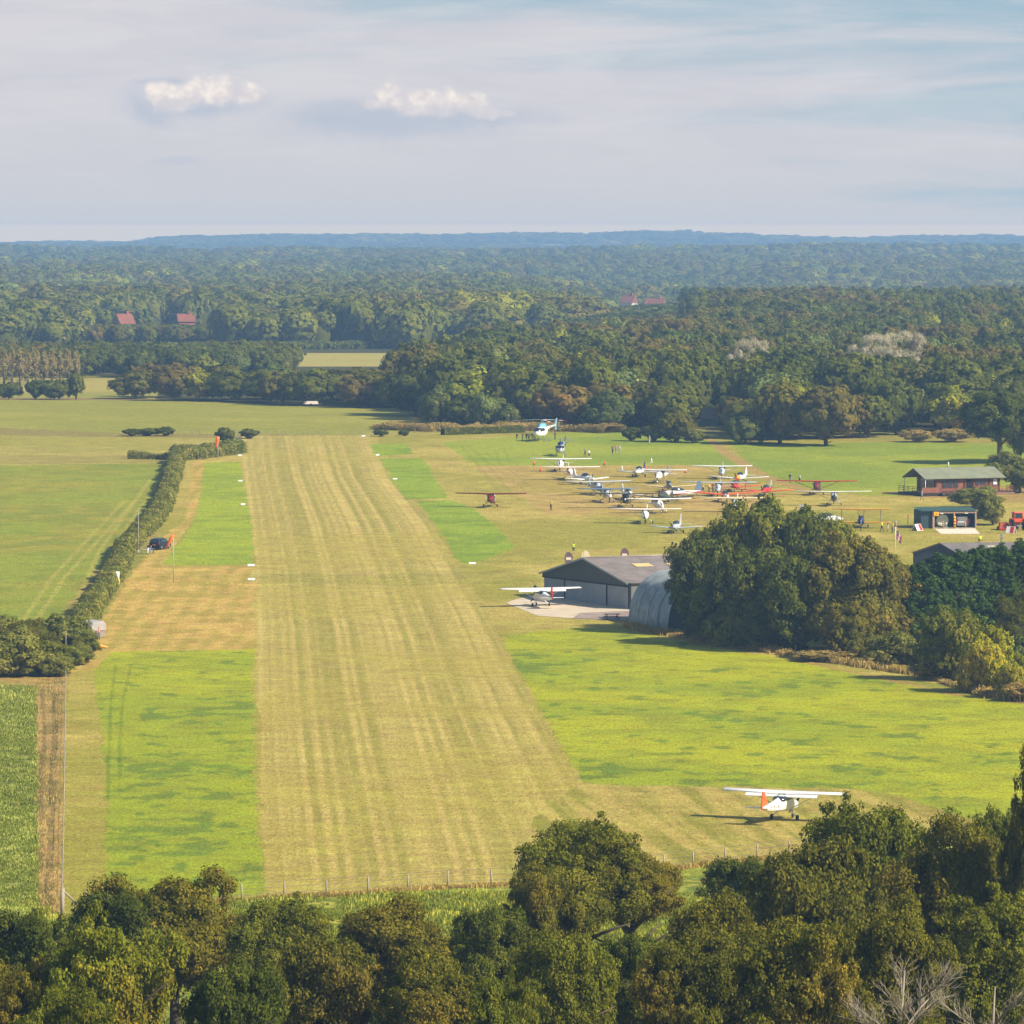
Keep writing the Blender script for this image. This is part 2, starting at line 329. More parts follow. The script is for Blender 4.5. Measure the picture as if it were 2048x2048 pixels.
    for w_, h_ in (('lwr', 'lha'), ('rwr', 'rha')):
        a = Vector(P_[w_][:3]); b = Vector(P_[h_][:3]); d = (b - a).normalized(); si = d.cross(Vector((0, 1, .01))).normalized()
        for q in range(4): p0 = b + si * (q - 1.5) * .017 + d * .02; L_ = (.06, .072, .068, .05)[q]; mb.tube([p0, p0 + d * L_ * .5, p0 + d * L_ + Vector((0, .012, 0))], [.009, .008, .006], 5, 0)
        p0 = a + d * .03 - si * .025; mb.tube([p0, p0 - si * .03 + d * .03, p0 - si * .035 + d * .06], [.011, .009, .007], 5, 0)
    return mb
FIG = {p_: _body(p_) for p_ in ('stand', 'arms_up', 'walk', 'sit', 'crouch', 'hips')}
# ------------------------------------------------------------------ the ground: one sheet from the hill foot to the far hills
def inpoly(X, Y, poly):
    r = np.zeros(X.shape, bool); n = len(poly); bx = [p[0] for p in poly]; by = [p[1] for p in poly]
    m = (X >= min(bx)) & (X <= max(bx)) & (Y >= min(by)) & (Y <= max(by)); x = X[m]; y = Y[m]; q = np.zeros(x.shape, bool)
    for i in range(n):
        (x1, y1), (x2, y2) = poly[i], poly[(i + 1) % n]
        if y1 == y2: continue
        c = ((y1 > y) != (y2 > y)) & (x < (x2 - x1) * (y - y1) / (y2 - y1) + x1); q ^= c
    r[m] = q; return r
ROWS = np.concatenate([np.arange(60, 370, 3.0), np.arange(370, 560, 0.6), np.arange(560, 1150, 0.9), np.arange(1150, 2000, 4.0), np.geomspace(2000, 15500, 260)])
NC = 760; uq = np.linspace(-0.135, 0.135, NC)
def half(y): return np.maximum(y, 330.0)
XX = uq[None, :] * half(ROWS)[:, None]; YY = np.repeat(ROWS[:, None], NC, 1)
X = XX.ravel(); Y = YY.ravel(); Z = gz(X, Y)
print('ground', len(X))
def ppoly(pts): return [P(*p) for p in pts]
nA = fbm(X / 3.1, Y / 3.1, 3) - .5; nB = fbm(X / 11 + 7, Y / 11, 3) - .5
Xd = X + nA * 1.1; Yd = Y + (fbm(X / 3.3 + 40, Y / 3.3 + 9, 3) - .5) * 2.0 + nB * 1.2     # a ragged edge for every zone
nP = fbm(X / 5 + 90, Y / 5 + 3, 4); nL = fbm(X / 28 + 3, Y / 28 + 60, 4); nF = fbm(X / 0.9, Y / 0.9, 3); nM = fbm(X / 70 + 11, Y / 70, 4)
def L(r, g, b): return np.array(lin(r, g, b))
def mixc(a, b, f): f = np.clip(f, 0, 1)[:, None]; return a * (1 - f) + b * f
col = mixc(L(150, 146, 68)[None], L(168, 150, 86)[None], sstep(nL, .35, .65)); col = mixc(col, L(136, 140, 58)[None], sstep(nP, .5, .75) * .6)
def zone(pts, c, world=False, dist=True):
    m = inpoly(Xd if dist else X, Yd if dist else Y, pts if world else ppoly(pts))
    col[m] = (c[m] if getattr(c, 'ndim', 1) == 2 else c); return m
lush = mixc(L(176, 178, 36)[None], L(156, 166, 38)[None], sstep(nL, .4, .6))
def lushc(amount, thr=.56):
    dk = sstep(fbm(X / 2.3 + 31, Y / 3.6 + 77, 4) * .8 + .2 * nA + (nL - .5) * amount, thr, thr + .10)
    c = mixc(lush, L(142, 150, 48)[None], sstep(nP + .5 * nA, .45, .7) * .6); return mixc(c, L(112, 134, 46)[None], dk * .85)
# far country and woodland floor
wood = mixc(L(70, 72, 38)[None], L(84, 78, 42)[None], nL)
m = Y > np.where(X / Y * FPX + 1024 > 1230, 1130, 1250); col[m] = wood[m]
fld = fbm(X / 260 + 2, Y / 500 + 8, 2); fc = mixc(L(88, 92, 50)[None], L(196, 184, 128)[None], sstep(fld, .54, .58)); m = Y > 5200; col[m] = fc[m]
# meadows left of the runway
mead = mixc(L(168, 158, 80)[None], L(150, 148, 64)[None], sstep(nL + nP * .4, .5, .9))
zone([(-300, 1000), (-300, 758), (300, 745), (330, 752), (310, 800), (480, 806), (590, 812), (800, 819), (860, 850), (760, 900), (500, 1000)], mixc(mead, L(186, 168, 104)[None], sstep(nM, .45, .6) * .6))
zone([(-300, 798), (-300, 792), (310, 797), (320, 801)], L(150, 128, 84))
zone([(1412, 872), (1484, 872), (1484, 800), (1412, 800)], mixc(L(150, 124, 100)[None], L(134, 132, 74)[None], (Y < 1150) * .8))
zone([(520, 733), (520, 706), (800, 706), (800, 733)], mixc(L(186, 170, 104)[None], L(170, 160, 90)[None], nL))
zone([(-300, 800), (310, 803), (590, 812), (800, 818), (830, 850), (700, 872), (480, 874), (-300, 868)], mixc(L(166, 160, 76)[None], L(152, 150, 62)[None], sstep(nL + nP * .3, .4, .8)))
zone([(-300, 856), (0, 856), (230, 866), (480, 868), (760, 870), (760, 876), (470, 876), (200, 874), (-300, 866)], mixc(L(160, 140, 90)[None], L(140, 132, 70)[None], nP))
zone([(-300, 922), (-300, 905), (200, 912), (360, 905), (350, 925), (60, 928)], mixc(L(176, 156, 96)[None], L(150, 145, 72)[None], nP))
zone([(-300, 1330), (-300, 932), (60, 930), (347, 926), (340, 985), (318, 1030), (255, 1105), (190, 1190), (150, 1235), (100, 1345)],
     mixc(mixc(L(146, 156, 52)[None], L(160, 154, 62)[None], sstep(nL + nM * .5, .6, .95)), L(128, 140, 50)[None], sstep(nP + nL * .4, .6, .9) * .7))
pk = L(176, 150, 98)
zone([(100, 1260), (140, 1200), (200, 1130), (245, 1080), (300, 1025), (318, 985), (322, 960), (328, 985), (318, 1035), (262, 1095), (210, 1150), (160, 1215), (120, 1265)], mixc(pk[None], L(150, 142, 66)[None], sstep(nP, .35, .6)))
# mown ground round the runway, then the runway itself
mow = mixc(L(190, 170, 100)[None], L(160, 152, 68)[None], sstep(nL + nP * .5, .5, .95))
zone([(110, 1845), (135, 1345), (200, 1290), (390, 920), (480, 874), (870, 866), (1420, 872), (2300, 905), (2300, 1420), (1700, 1345), (1250, 1262), (1000, 1270), (1165, 1572), (1900, 1625), (1870, 1685), (1640, 1702), (1390, 1730), (1120, 1765), (900, 1772), (700, 1786), (530, 1800), (400, 1806)], mow)
stripes = lambda s, k: 0.5 + 0.5 * np.sin(s * k)
dg = (X * .8 + Y * .35) + nB * 3
strw = mixc(L(206, 172, 106)[None], L(176, 156, 80)[None], sstep(nP + .25 * stripes(X + nB * 2, 2.2), .42, .85))
zone([(140, 1345), (190, 1262), (235, 1190), (275, 1130), (330, 1070), (372, 1040), (386, 925), (412, 922), (400, 980), (393, 1031), (340, 1104), (322, 1130), (516, 1130), (515, 1302), (225, 1304), (190, 1345)], strw)
XL = np.interp(Y, *zip(*sorted((p[1], p[0]) for p in ppoly([(532, 1800), (520, 1700), (511, 1500), (512, 1304), (509, 1130), (495, 1020), (483, 922), (482, 872)]))))
XR = np.interp(Y, *zip(*sorted((p[1], p[0]) for p in ppoly([(1240, 1720), (1161, 1563), (1060, 1390), (1002, 1272), (960, 1200), (914, 1124), (869, 1049), (832, 1004), (790, 954), (753, 872)]))))
tt = (X - XL) / (XR - XL)
ts = tt * (XR - XL).mean() / 1.0
str_ = fbm(ts * 1.5 + (nL - .5) * .5, Y / 900 + 5, 4) * .60 + .12 * stripes(ts * 5.2 + 2.0 * nL, 1.0) + .15 * fbm(ts * 4, Y / 500, 2) + .05 * nP + .09
run = mixc(L(208, 184, 124)[None], L(160, 150, 76)[None], sstep(str_, .33, .70))
run = mixc(run, L(180, 164, 84)[None], sstep(nL, .42, .62) * .55)
run = mixc(run, L(184, 164, 106)[None], sstep(nP, .45, .7) * .35)
m = (tt > (fbm(Y / 16, Y * 0 + 3, 3) - .5) * .07) & (tt < 1 + (fbm(Y / 20, Y * 0 + 8, 3) - .5) * .04) & (Y > 398) & (Y < 1100); m &= inpoly(X, Yd, ppoly([(300, 1800), (700, 1786), (900, 1772), (1120, 1765), (1400, 1728), (1700, 1600), (1300, 871), (400, 871)]))
col[m] = run[m]
# the darker band across the runway and the taxi track curving off to the lower right
m2 = inpoly(Xd, Yd, ppoly([(1161, 1566), (1240, 1572), (1440, 1572), (1700, 1578), (1800, 1592), (1880, 1620), (1868, 1690), (1640, 1702), (1390, 1730), (1120, 1765), (1060, 1640)]))
col[m2] = mixc(L(188, 168, 102)[None], L(150, 144, 64)[None], sstep(fbm((X + .12 * (Y - 450)) * .9 + nB, Y / 30, 3) * .85 + .15 * nP, .36, .68))[m2]
band = inpoly(Xd, Yd, ppoly([(320, 1152), (520, 1146), (760, 1150), (960, 1136), (1080, 1150), (1080, 1166), (800, 1172), (520, 1164), (320, 1158)])); col[band] = col[band] * np.array([.86, .9, .8])
# lush strips left unmown
zone([(224, 1303), (511, 1298), (505, 1352), (509, 1436), (509, 1560), (517, 1685), (530, 1735), (531, 1785), (350, 1805), (213, 1790), (211, 1685), (214, 1560), (199, 1436), (186, 1343)], lushc(.6, .515))
zone([(409, 925), (480, 924), (505, 1050), (507, 1130), (323, 1130), (344, 1104), (373, 1067), (393, 1031), (401, 979)], mixc(L(162, 174, 46)[None], L(144, 160, 48)[None], sstep(nP, .4, .7)))
for pl in ([(739, 888), (811, 887), (827, 908), (752, 912)], [(758, 917), (845, 917), (896, 997), (811, 999)], [(834, 1003), (900, 1001), (947, 1016), (993, 1053), (1030, 1094), (1002, 1107), (962, 1122), (931, 1128), (914, 1122), (896, 1081), (869, 1049)]):
    zone(pl, mixc(L(150, 168, 48)[None], L(130, 152, 48)[None], sstep(nP, .4, .7)))
zone([(880, 884), (1245, 858), (1410, 876), (1450, 900), (1480, 935), (950, 931)], mixc(L(160, 168, 56)[None], L(138, 154, 52)[None], sstep(nL, .35, .65)))
zone([(1455, 880), (1560, 888), (1760, 884), (2300, 892), (2300, 985), (1740, 992), (1560, 975), (1500, 935)], mixc(L(160, 168, 56)[None], L(138, 154, 52)[None], sstep(nL + nP * .3, .5, .85)))
apr = mixc(L(196, 166, 112)[None], L(176, 156, 84)[None], sstep(nL * .7 + nP * .5, .5, .72))
apr = mixc(apr, L(160, 140, 88)[None], stripes(dg, .9) * .35)
zone([(945, 932), (1400, 930), (1480, 962), (1560, 1010), (1590, 1060), (1480, 1072), (1320, 1036), (1090, 1027), (1035, 985)], apr)
tan = mixc(L(184, 150, 104)[None], L(166, 144, 84)[None], nP)
for pl in ([(1405, 872), (1416, 872), (1462, 905), (1540, 952), (1640, 985), (1625, 992), (1520, 958), (1445, 912)], [(1740, 985), (2050, 975), (2300, 985), (2300, 1030), (1960, 1000), (1860, 996)],
           [(-60, 1345), (60, 1349), (140, 1344), (135, 1362), (60, 1366), (-60, 1362)], [(1500, 1318), (1640, 1328), (1960, 1398), (2100, 1412), (2100, 1432), (1930, 1412), (1700, 1356), (1520, 1330)]):
    zone(pl, tan)
for (a, b, c, d) in ((930, 890, 1010, 985), (960, 905, 1060, 980), (1000, 900, 1010, 928)):
    (xa, ya), (xb, yb) = P(a, b), P(c, d); s = np.clip(((X - xa) * (xb - xa) + (Y - ya) * (yb - ya)) / ((xb - xa) ** 2 + (yb - ya) ** 2), 0, 1)
    dd = np.hypot(X - xa - s * (xb - xa), Y - ya - s * (yb - ya)); m = np.abs(dd - 0.9) < .2; col[m] = col[m] * np.array([.85, .87, .84])
zone([(1002, 1274), (1060, 1264), (1170, 1255), (1250, 1262), (1400, 1290), (1540, 1312), (1700, 1345), (1900, 1390), (2300, 1440), (2300, 1680), (2000, 1652), (1884, 1622), (1800, 1590), (1700, 1577), (1440, 1571), (1240, 1571), (1163, 1563)], lushc(.5, .48))
# ruts in the left lush strip
for xs in ([(232, 1330), (222, 1400), (218, 1500), (216, 1600)], [(262, 1330), (246, 1400), (240, 1480), (238, 1560)]):
    w = sorted(ppoly(xs), key=lambda p: p[1]); xr = np.interp(Y, [p[1] for p in w], [p[0] for p in w]); m = (np.abs(X - xr) < .16) & (Y > w[0][1]) & (Y < w[-1][1]); col[m] *= np.array([.72, .78, .8])
for pl in ([(70, 1345), (20, 1250), (200, 1100), (300, 960)], [(30, 1260), (0, 1240), (100, 1160), (250, 1000)]):
    w = ppoly(pl[:1] + pl[2:]); 
    xr = np.interp(Y, [p[1] for p in w], [p[0] for p in w]); m = ((np.abs(X - xr) < .35) | (np.abs(X - xr - 1.7) < .35)) & (Y > w[0][1]) & (Y < w[-1][1]); col[m] = mixc(col[m], L(184, 172, 96)[None], np.full(m.sum(), .5))
# rough ground left of the fence and the weedy meadow under the hill
rough = mixc(L(188, 156, 112)[None], L(150, 130, 82)[None], sstep(nP + (fbm(X * 1.3, Y / 9, 2) - .5), .4, .75))
tall = mixc(mixc(L(140, 142, 62)[None], L(116, 124, 56)[None], sstep(nP + nA, .35, .65)), L(158, 158, 88)[None], sstep(nL, .5, .7) * .6)
zone([(-300, 1380), (60, 1366), (130, 1362), (122, 1830), (100, 2600), (-300, 2600)], rough)
for off in (84, 106):
    w = sorted(ppoly([(off, 1380), (off + 6, 1450), (off - 4, 1560), (off - 2, 1680), (off - 12, 1760), (off - 8, 1820)]), key=lambda p: p[1]); xr = np.interp(Y, [p[1] for p in w], [p[0] for p in w]) + nB * .5; m = (np.abs(X - xr) < .22) & (Y > w[0][1]) & (Y < w[-1][1]); col[m] *= np.array([.6, .64, .62])
zone([(-300, 1372), (45, 1374), (70, 1400), (74, 1560), (72, 1700), (58, 1790), (70, 1830), (-300, 1900)], tall)
weed = mixc(L(150, 158, 62)[None], L(112, 126, 54)[None], sstep(nP, .4, .65)); weed = mixc(weed, L(186, 178, 84)[None], sstep(nF + nP * .5, .8, 1.0))
fl = ppoly([(-300, 1800), (58, 1800), (122, 1832), (400, 1806), (530, 1798), (700, 1790), (900, 1776), (1120, 1768), (1390, 1734), (1640, 1706), (1870, 1690), (2300, 1690)])
m = Y < np.interp(Xd, [p[0] for p in fl], [p[1] for p in fl]); m &= ~inpoly(X, Y, ppoly([(58, 1790), (124, 1790), (122, 1835), (75, 1832)])); col[m] = weed[m]
m = Y < 330; col[m] = mixc(col[m], wood[m], np.full(m.sum(), .8))
m = np.abs(Yd - np.interp(X, [p[0] for p in fl], [p[1] for p in fl]) - .5) < .9; m &= (X > P(300, 1800)[0]); col[m] = mixc(col[m], L(156, 126, 92)[None], np.full(m.sum(), .75))
PY0 = np.hypot
idx = np.arange(len(ROWS) * NC).reshape(len(ROWS), NC)
F = np.stack([idx[:-1, :-1], idx[:-1, 1:], idx[1:, 1:], idx[1:, :-1]], -1).reshape(-1, 4)
gm = D.materials.new('field_grass'); gm.use_nodes = True; q = NT(gm.node_tree)
o_ = q.n('ShaderNodeOutputMaterial'); b_ = q.n('ShaderNodeBsdfPrincipled', i_Roughness=0.9); b_.inputs['Specular IOR Level'].default_value = 0.15
at = q.n('ShaderNodeAttribute', attribute_name='tint'); tc = q.n('ShaderNodeTexCoord')
n1 = q.n('ShaderNodeTexNoise', i_Scale=2.2, i_Detail=6.0, i_Roughness=0.7); q.l(tc.outputs['Object'], n1.inputs['Vector'])
n2 = q.n('ShaderNodeTexNoise', i_Scale=0.35, i_Detail=6.0, i_Roughness=0.65); q.l(tc.outputs['Object'], n2.inputs['Vector'])
mp = q.n('ShaderNodeMapping'); mp.inputs['Scale'].default_value = (5.0, 0.8, 1.0); q.l(tc.outputs['Object'], mp.inputs['Vector'])    # the grain lies along the mowing
n3 = q.n('ShaderNodeTexNoise', i_Scale=1.0, i_Detail=4.0, i_Roughness=0.75); q.l(mp.outputs[0], n3.inputs['Vector'])
g = q.m('ADD', q.m('MULTIPLY', n1.outputs[0], 1.5), q.m('MULTIPLY', n2.outputs[0], 0.8)); g = q.m('ADD', g, q.m('MULTIPLY', n3.outputs[0], 1.9)); g = q.m('MAXIMUM', q.m('ADD', g, -1.10), 0.25)
vm = q.n('ShaderNodeVectorMath', operation='SCALE'); q.l(at.outputs['Color'], vm.inputs[0]); q.l(q.m('MULTIPLY', g, 0.74), vm.inputs[3])
hs = q.n('ShaderNodeHueSaturation'); q.l(vm.outputs[0], hs.inputs['Color']); q.l(q.m('MULTIPLY_ADD', n2.outputs[0], 0.06, 0.47), hs.inputs['Hue'])
q.l(hs.outputs[0], b_.inputs['Base Color'])
bp = q.n('ShaderNodeBump', i_Strength=0.7, i_Distance=0.22); q.l(n1.outputs[0], bp.inputs['Height']); q.l(bp.outputs[0], b_.inputs['Normal'])
q.l(b_.outputs[0], o_.inputs[0])
col *= np.array([1.06, 1.05, .70])
ground = D.objects.new('ground', npmesh('ground', np.c_[X, Y, Z], F, [gm], [('tint', 'POINT', col)], True)); COL.objects.link(ground)
tag(ground, 'mown and unmown grass of the airfield with meadows beyond', kind='structure')
# the wide country outside the view and the hill underfoot, one coarse sheet just below the first
bx = np.linspace(-9000, 9000, 73); by = np.concatenate([np.arange(-300, 60, 60), np.geomspace(60, 16000, 60)])
BX, BY = np.meshgrid(bx, by); BZ = gz(np.clip(BX, -.13 * np.maximum(BY, 300), .13 * np.maximum(BY, 300)), BY) - 1.5 - BY * .0006
i2 = np.arange(BX.size).reshape(BX.shape); F2 = np.stack([i2[:-1, :-1], i2[:-1, 1:], i2[1:, 1:], i2[1:, :-1]], -1).reshape(-1, 4)
land = D.objects.new('terrain', npmesh('terrain', np.c_[BX.ravel(), BY.ravel(), BZ.ravel()], F2, [mat('far_meadow', lin(104, 108, 56), .95, scale=.02, var=.25)], None, True)); COL.objects.link(land)
tag(land, 'open country stretching out beyond the airfield', kind='structure')
del XX, YY, nA, nB, nP, nF, nM
# the haze: one closed box of even air, the sky outside it
hb = MB(); hb.box((0, 5900, 44.5), (17500, 12400, 95)); hzo = hb.build('haze', [])
hm = D.materials.new('haze_air'); hm.use_nodes = True; q = NT(hm.node_tree)
ho = q.n('ShaderNodeOutputMaterial'); pv = q.n('ShaderNodeVolumePrincipled'); pv.inputs['Density'].default_value = HAZE
pv.inputs['Color'].default_value = (0.36, 0.62, 1.0, 1); pv.inputs['Anisotropy'].default_value = 0.0
q.l(pv.outputs[0], ho.inputs['Volume']); hzo.data.materials.append(hm)
tag(hzo, 'thin blue air haze over the whole landscape', kind='stuff')
# ------------------------------------------------------------------ trees
OLIVE = leafmat('leaves_olive', lin(98, 98, 36), lin(118, 108, 42), lin(130, 110, 50))
OAK = leafmat('leaves_oak_green', lin(92, 98, 34), lin(110, 110, 40), lin(128, 118, 48))
DARK = leafmat('leaves_dark_green', lin(78, 86, 34), lin(94, 98, 38), lin(110, 108, 46))
BROWN = leafmat('leaves_turning_brown', lin(104, 96, 46), lin(122, 104, 52), lin(134, 102, 58))
YELL = leafmat('leaves_yellow_green', lin(132, 136, 38), lin(152, 146, 42), lin(168, 140, 50))
GREY = leafmat('leaves_grey_willow', lin(108, 120, 72), lin(124, 130, 80), lin(140, 142, 94))
CONI = leafmat('needles_dark', lin(54, 76, 34), lin(66, 86, 38), lin(80, 98, 44), .1)
HEDGE = leafmat('leaves_hedge', lin(108, 112, 52), lin(128, 124, 62), lin(142, 130, 80))
STRAW = leafmat('dry_stems', lin(176, 150, 104), lin(150, 128, 86), lin(124, 112, 68))
TWIG = mat('bare_twigs', lin(150, 138, 120), .9)
BARK = mat('bark', lin(92, 80, 64), .95, scale=2, var=.3, bump=.4)
def rdirs(n, r, up=0.0):
    d = r.normal(size=(n, 3)); d[:, 2] += up; return d / np.linalg.norm(d, axis=1)[:, None]
def leafcloud(pos, nrm, size, r, stretch=1.0, thin=1.0):
    n = len(pos); a = np.cross(nrm, r.normal(size=(n, 3))); a /= np.linalg.norm(a, axis=1)[:, None]; b = np.cross(nrm, a)
    s = (size * r.uniform(.55, 1.35, n))[:, None]; a = a * s * stretch; b = b * s * r.uniform(.5, .9, n)[:, None] * thin
    bend = nrm * s * .25
    V = np.stack([pos - a, pos - b * 1.0 + bend, pos + a, pos + b + bend], 1).reshape(-1, 3)
    return V, np.arange(4 * n).reshape(n, 4)
def crown_mesh(name, m, seed, rx=1.0, rz=.8, nblob=40, nleaf=8000, leaf=.04, cz=0.0, low=-.35, rough=.55, droop=0.0, core=.78, blobr=(.24, .42), cone=0.0, sub=16, thin=1.0, stretch=1.0, ragged=.75, tonev=.45):
    """a crown of unit half-width: leaf faces gathered round many boughs, uneven outline, gaps between"""
    r = np.random.default_rng(seed)
    d = rdirs(nblob * 3, r, .35); d = d[d[:, 2] > low][:nblob]; nb = len(d)
    br = r.uniform(*blobr, nb); rad = r.uniform(1 - rough * .55, 1.0, nb) - br * .72
    ce = d * rad[:, None] * np.array([rx, rx, rz]); ce += r.normal(size=ce.shape) * .05
    if cone: k = np.clip(1 - (ce[:, 2] / rz + 1) / 2 * cone, .1, 1); ce[:, :2] *= k[:, None]; br = br * (.45 + .55 * k)
    ce = np.vstack([ce, [[0, 0, 0]]]); br = np.append(br, .5)
    w = br ** 2; w /= w.sum(); nsub = int((nb + 1) * sub); sb = r.choice(nb + 1, nsub, p=w); sd = rdirs(nsub, r, .25)
    sc = ce[sb] + sd * (br[sb] * r.uniform(.62, 1.02, nsub))[:, None] * np.array([1, 1, .82]); sr = br[sb] * r.uniform(.15, .5, nsub)
    sw = sr ** 2; sw /= sw.sum(); si = r.choice(nsub, nleaf * 2, p=sw); bi = sb[si]
    ld = rdirs(nleaf * 2, r, .1); rr = r.uniform(.25, 1.1, nleaf * 2) ** .6 + np.abs(r.normal(size=nleaf * 2)) * .16
    pos = sc[si] + ld * (sr[si] * rr)[:, None] * np.array([1, 1, .75])
    ld = ld * .75 + sd[si] * .5
    keep = np.ones(len(pos), bool)
    for k in range(nb + 1):
        q = (pos - ce[k]) / np.array([1, 1, .82]); keep &= (np.einsum('ij,ij->i', q, q) > (br[k] * .66) ** 2) | (bi == k)
    pos = pos[keep][:nleaf]; ld = ld[keep][:nleaf]; bi = bi[keep][:nleaf]; si = si[keep][:nleaf]
    if droop: pos[:, 2] -= droop * np.maximum(0, np.hypot(pos[:, 0], pos[:, 1]) - .5) ** 2
    nrm = ld * .9 + rdirs(len(pos), r) * ragged + (ce[bi] / np.maximum(np.linalg.norm(ce[bi], axis=1), .2)[:, None]) * (.75 - ragged) + np.array([0, 0, .15]); nrm /= np.linalg.norm(nrm, axis=1)[:, None]
    V, F = leafcloud(pos, nrm, leaf, r, stretch, thin)
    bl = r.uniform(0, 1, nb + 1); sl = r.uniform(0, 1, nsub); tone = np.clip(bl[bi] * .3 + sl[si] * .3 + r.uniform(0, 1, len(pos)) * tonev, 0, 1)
    # the dense inner foliage of each bough: closed quad balls
    g3 = np.linspace(-1, 1, 3); qs = []; qv = []
    for ax in range(3):
        for sg in (-1, 1):
            o0 = len(qv)
            for i_ in range(3):
                for j_ in range(3):
                    p_ = [0, 0, 0]; p_[ax] = sg; p_[(ax + 1) % 3] = g3[i_]; p_[(ax + 2) % 3] = g3[j_]; p_ = np.array(p_, float); qv.append(p_ / np.linalg.norm(p_))
            for i_ in range(2):
                for j_ in range(2): qs.append([o0 + i_ * 3 + j_, o0 + i_ * 3 + j_ + 1, o0 + (i_ + 1) * 3 + j_ + 1, o0 + (i_ + 1) * 3 + j_])
    qv = np.array(qv); qs = np.array(qs); cv = []; cq = []
    for k in range(nb + 1):
        if core <= 0: continue
        cq.append(qs + len(cv) * len(qv)); cv.append(ce[k] + qv * br[k] * core * np.array([1, 1, .82]))
    if core > 0:
        cv = np.vstack(cv); quad = np.vstack(cq)
        if droop: cv[:, 2] -= droop * np.maximum(0, np.hypot(cv[:, 0], cv[:, 1]) - .5) ** 2
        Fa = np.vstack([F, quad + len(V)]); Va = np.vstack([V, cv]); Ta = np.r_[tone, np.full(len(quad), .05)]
    else: Fa, Va, Ta = F, V, tone
    return npmesh(name, Va, Fa, [m], [('leaf', 'FACE', Ta)])
def trunk_mesh(name, seed, h, r0, limbs=7, spread=.6, m=BARK, twigs=0):
    r = random.Random(seed); mb = MB(); top = h
    lean = (r.uniform(-.06, .06) * h, r.uniform(-.06, .06) * h)
    pts = [(0, 0, -.3), (lean[0] * .2, lean[1] * .2, h * .2), (lean[0] * .6, lean[1] * .3, h * .5), (lean[0], lean[1], h * .9)]
    mb.tube(pts, [r0 * 1.35, r0, r0 * .75, r0 * .22], 8)
    for i in range(limbs):
        a = i * 2.4 + r.uniform(-.4, .4); z = h * r.uniform(.28, .7); L_ = spread * h * r.uniform(.5, .9); up = r.uniform(.35, .8)
        q = Vector((lean[0] * z / h, lean[1] * z / h, z)); dd = Vector((math.cos(a), math.sin(a), up)); e = q + dd * L_ * .5 + Vector((r.uniform(-.1, .1), r.uniform(-.1, .1), .05)) * L_
        f = e + Vector((math.cos(a + r.uniform(-.6, .6)), math.sin(a + r.uniform(-.6, .6)), up * .9)) * L_ * .5
        mb.tube([q, e, f], [r0 * .45, r0 * .28, r0 * .08], 6)
        for j in range(twigs):
            s = q.lerp(f, r.uniform(.25, 1)); dv = Vector((math.cos(a + r.uniform(-1.3, 1.3)), math.sin(a + r.uniform(-1.3, 1.3)), r.uniform(.2, 1.6))).normalized() * L_ * r.uniform(.25, .6)
            mb.tube([s, s + dv * .5 + Vector((r.uniform(-.1, .1) * L_, 0, .03 * L_)), s + dv], [r0 * .12, r0 * .08, r0 * .03], 3)
            for k in range(2): dv2 = (dv.normalized() + Vector((r.uniform(-.8, .8), r.uniform(-.8, .8), r.uniform(-.1, .8)))).normalized() * L_ * .22; p = s + dv * r.uniform(.3, .9); mb.tube([p, p + dv2], [r0 * .07, r0 * .02], 3)
    return mb.mesh(name, m)
TR = {i: trunk_mesh('trunk', 50 + i, 1.0, .045, 6 + i % 3, .55) for i in range(4)}
PROTO = {}
def crown(key, **kw):
    if key not in PROTO: PROTO[key] = crown_mesh('crown', **kw)
    return PROTO[key]
TREES = []
def tree(name, label, cat, x, y, h, r, cm, group=None, rz=None, trunk=None, low=.22, sx=1.0, world=None):
    """crown of half-width r reaching height h over the ground at photo position x, y"""
    if world: X, Y = world
    else: X, Y = P(x, y)
    z = gzf(X, Y); o = thing(name, label, cat, (X, Y, z), random.uniform(0, 6.28) if rz is None else rz, group)
    if not hasattr(cm, 'name'): cm = PROTO[cm]
    if 'zr' not in cm:
        zs = np.empty(len(cm.vertices) * 3, np.float32); cm.vertices.foreach_get('co', zs); zs = zs[2::3]; cm['zr'] = (float(zs.min()), float(np.percentile(zs, 99.8)))
    z0, z1 = cm['zr']; base = h * low; k = (h - base) / (z1 - z0)
    c = D.objects.new('crown', cm); COL.objects.link(c); c.parent = o; c.location = (0, 0, base - z0 * k); c.scale = (r * sx, r / sx, k)
    tm = trunk or TR[random.randrange(4)]; tk = D.objects.new('trunk', tm); COL.objects.link(tk); tk.parent = o; th = h * .8; tk.scale = (th * .9, th * .9, th)
    TREES.append(o); return o
# prototypes: fine ones for the trees on the hill, middling ones by the hangars, coarse ones for the woods
for i in range(3): crown('fore%d' % i, m=[OLIVE, OAK, OLIVE][i], seed=11 + i, nblob=[62, 54, 70][i], nleaf=85000, leaf=.0165, rz=.8, rough=1.0, blobr=(.12, .32), core=0)
crown('fore_dark', m=DARK, seed=21, nblob=58, nleaf=80000, leaf=.0175, rz=.8, rough=1.0, blobr=(.11, .30), core=0)
crown('fore_yellow', m=leafmat('leaves_gold_olive', lin(104, 112, 36), lin(120, 118, 40), lin(134, 116, 44)), seed=22, nblob=40, nleaf=80000, leaf=.017, rz=1.0, rough=.9, blobr=(.12, .32), core=0)
crown('fore_brown', m=leafmat('leaves_olive_brown', lin(90, 92, 36), lin(106, 100, 42), lin(118, 100, 48)), seed=23, nblob=60, nleaf=78000, leaf=.0165, rz=.85, rough=1.0, blobr=(.11, .30), core=0)
crown('mid_green', m=OAK, seed=31, nblob=60, nleaf=60000, leaf=.022, rz=.85, rough=.5, blobr=(.16, .30), core=.42, ragged=.6)
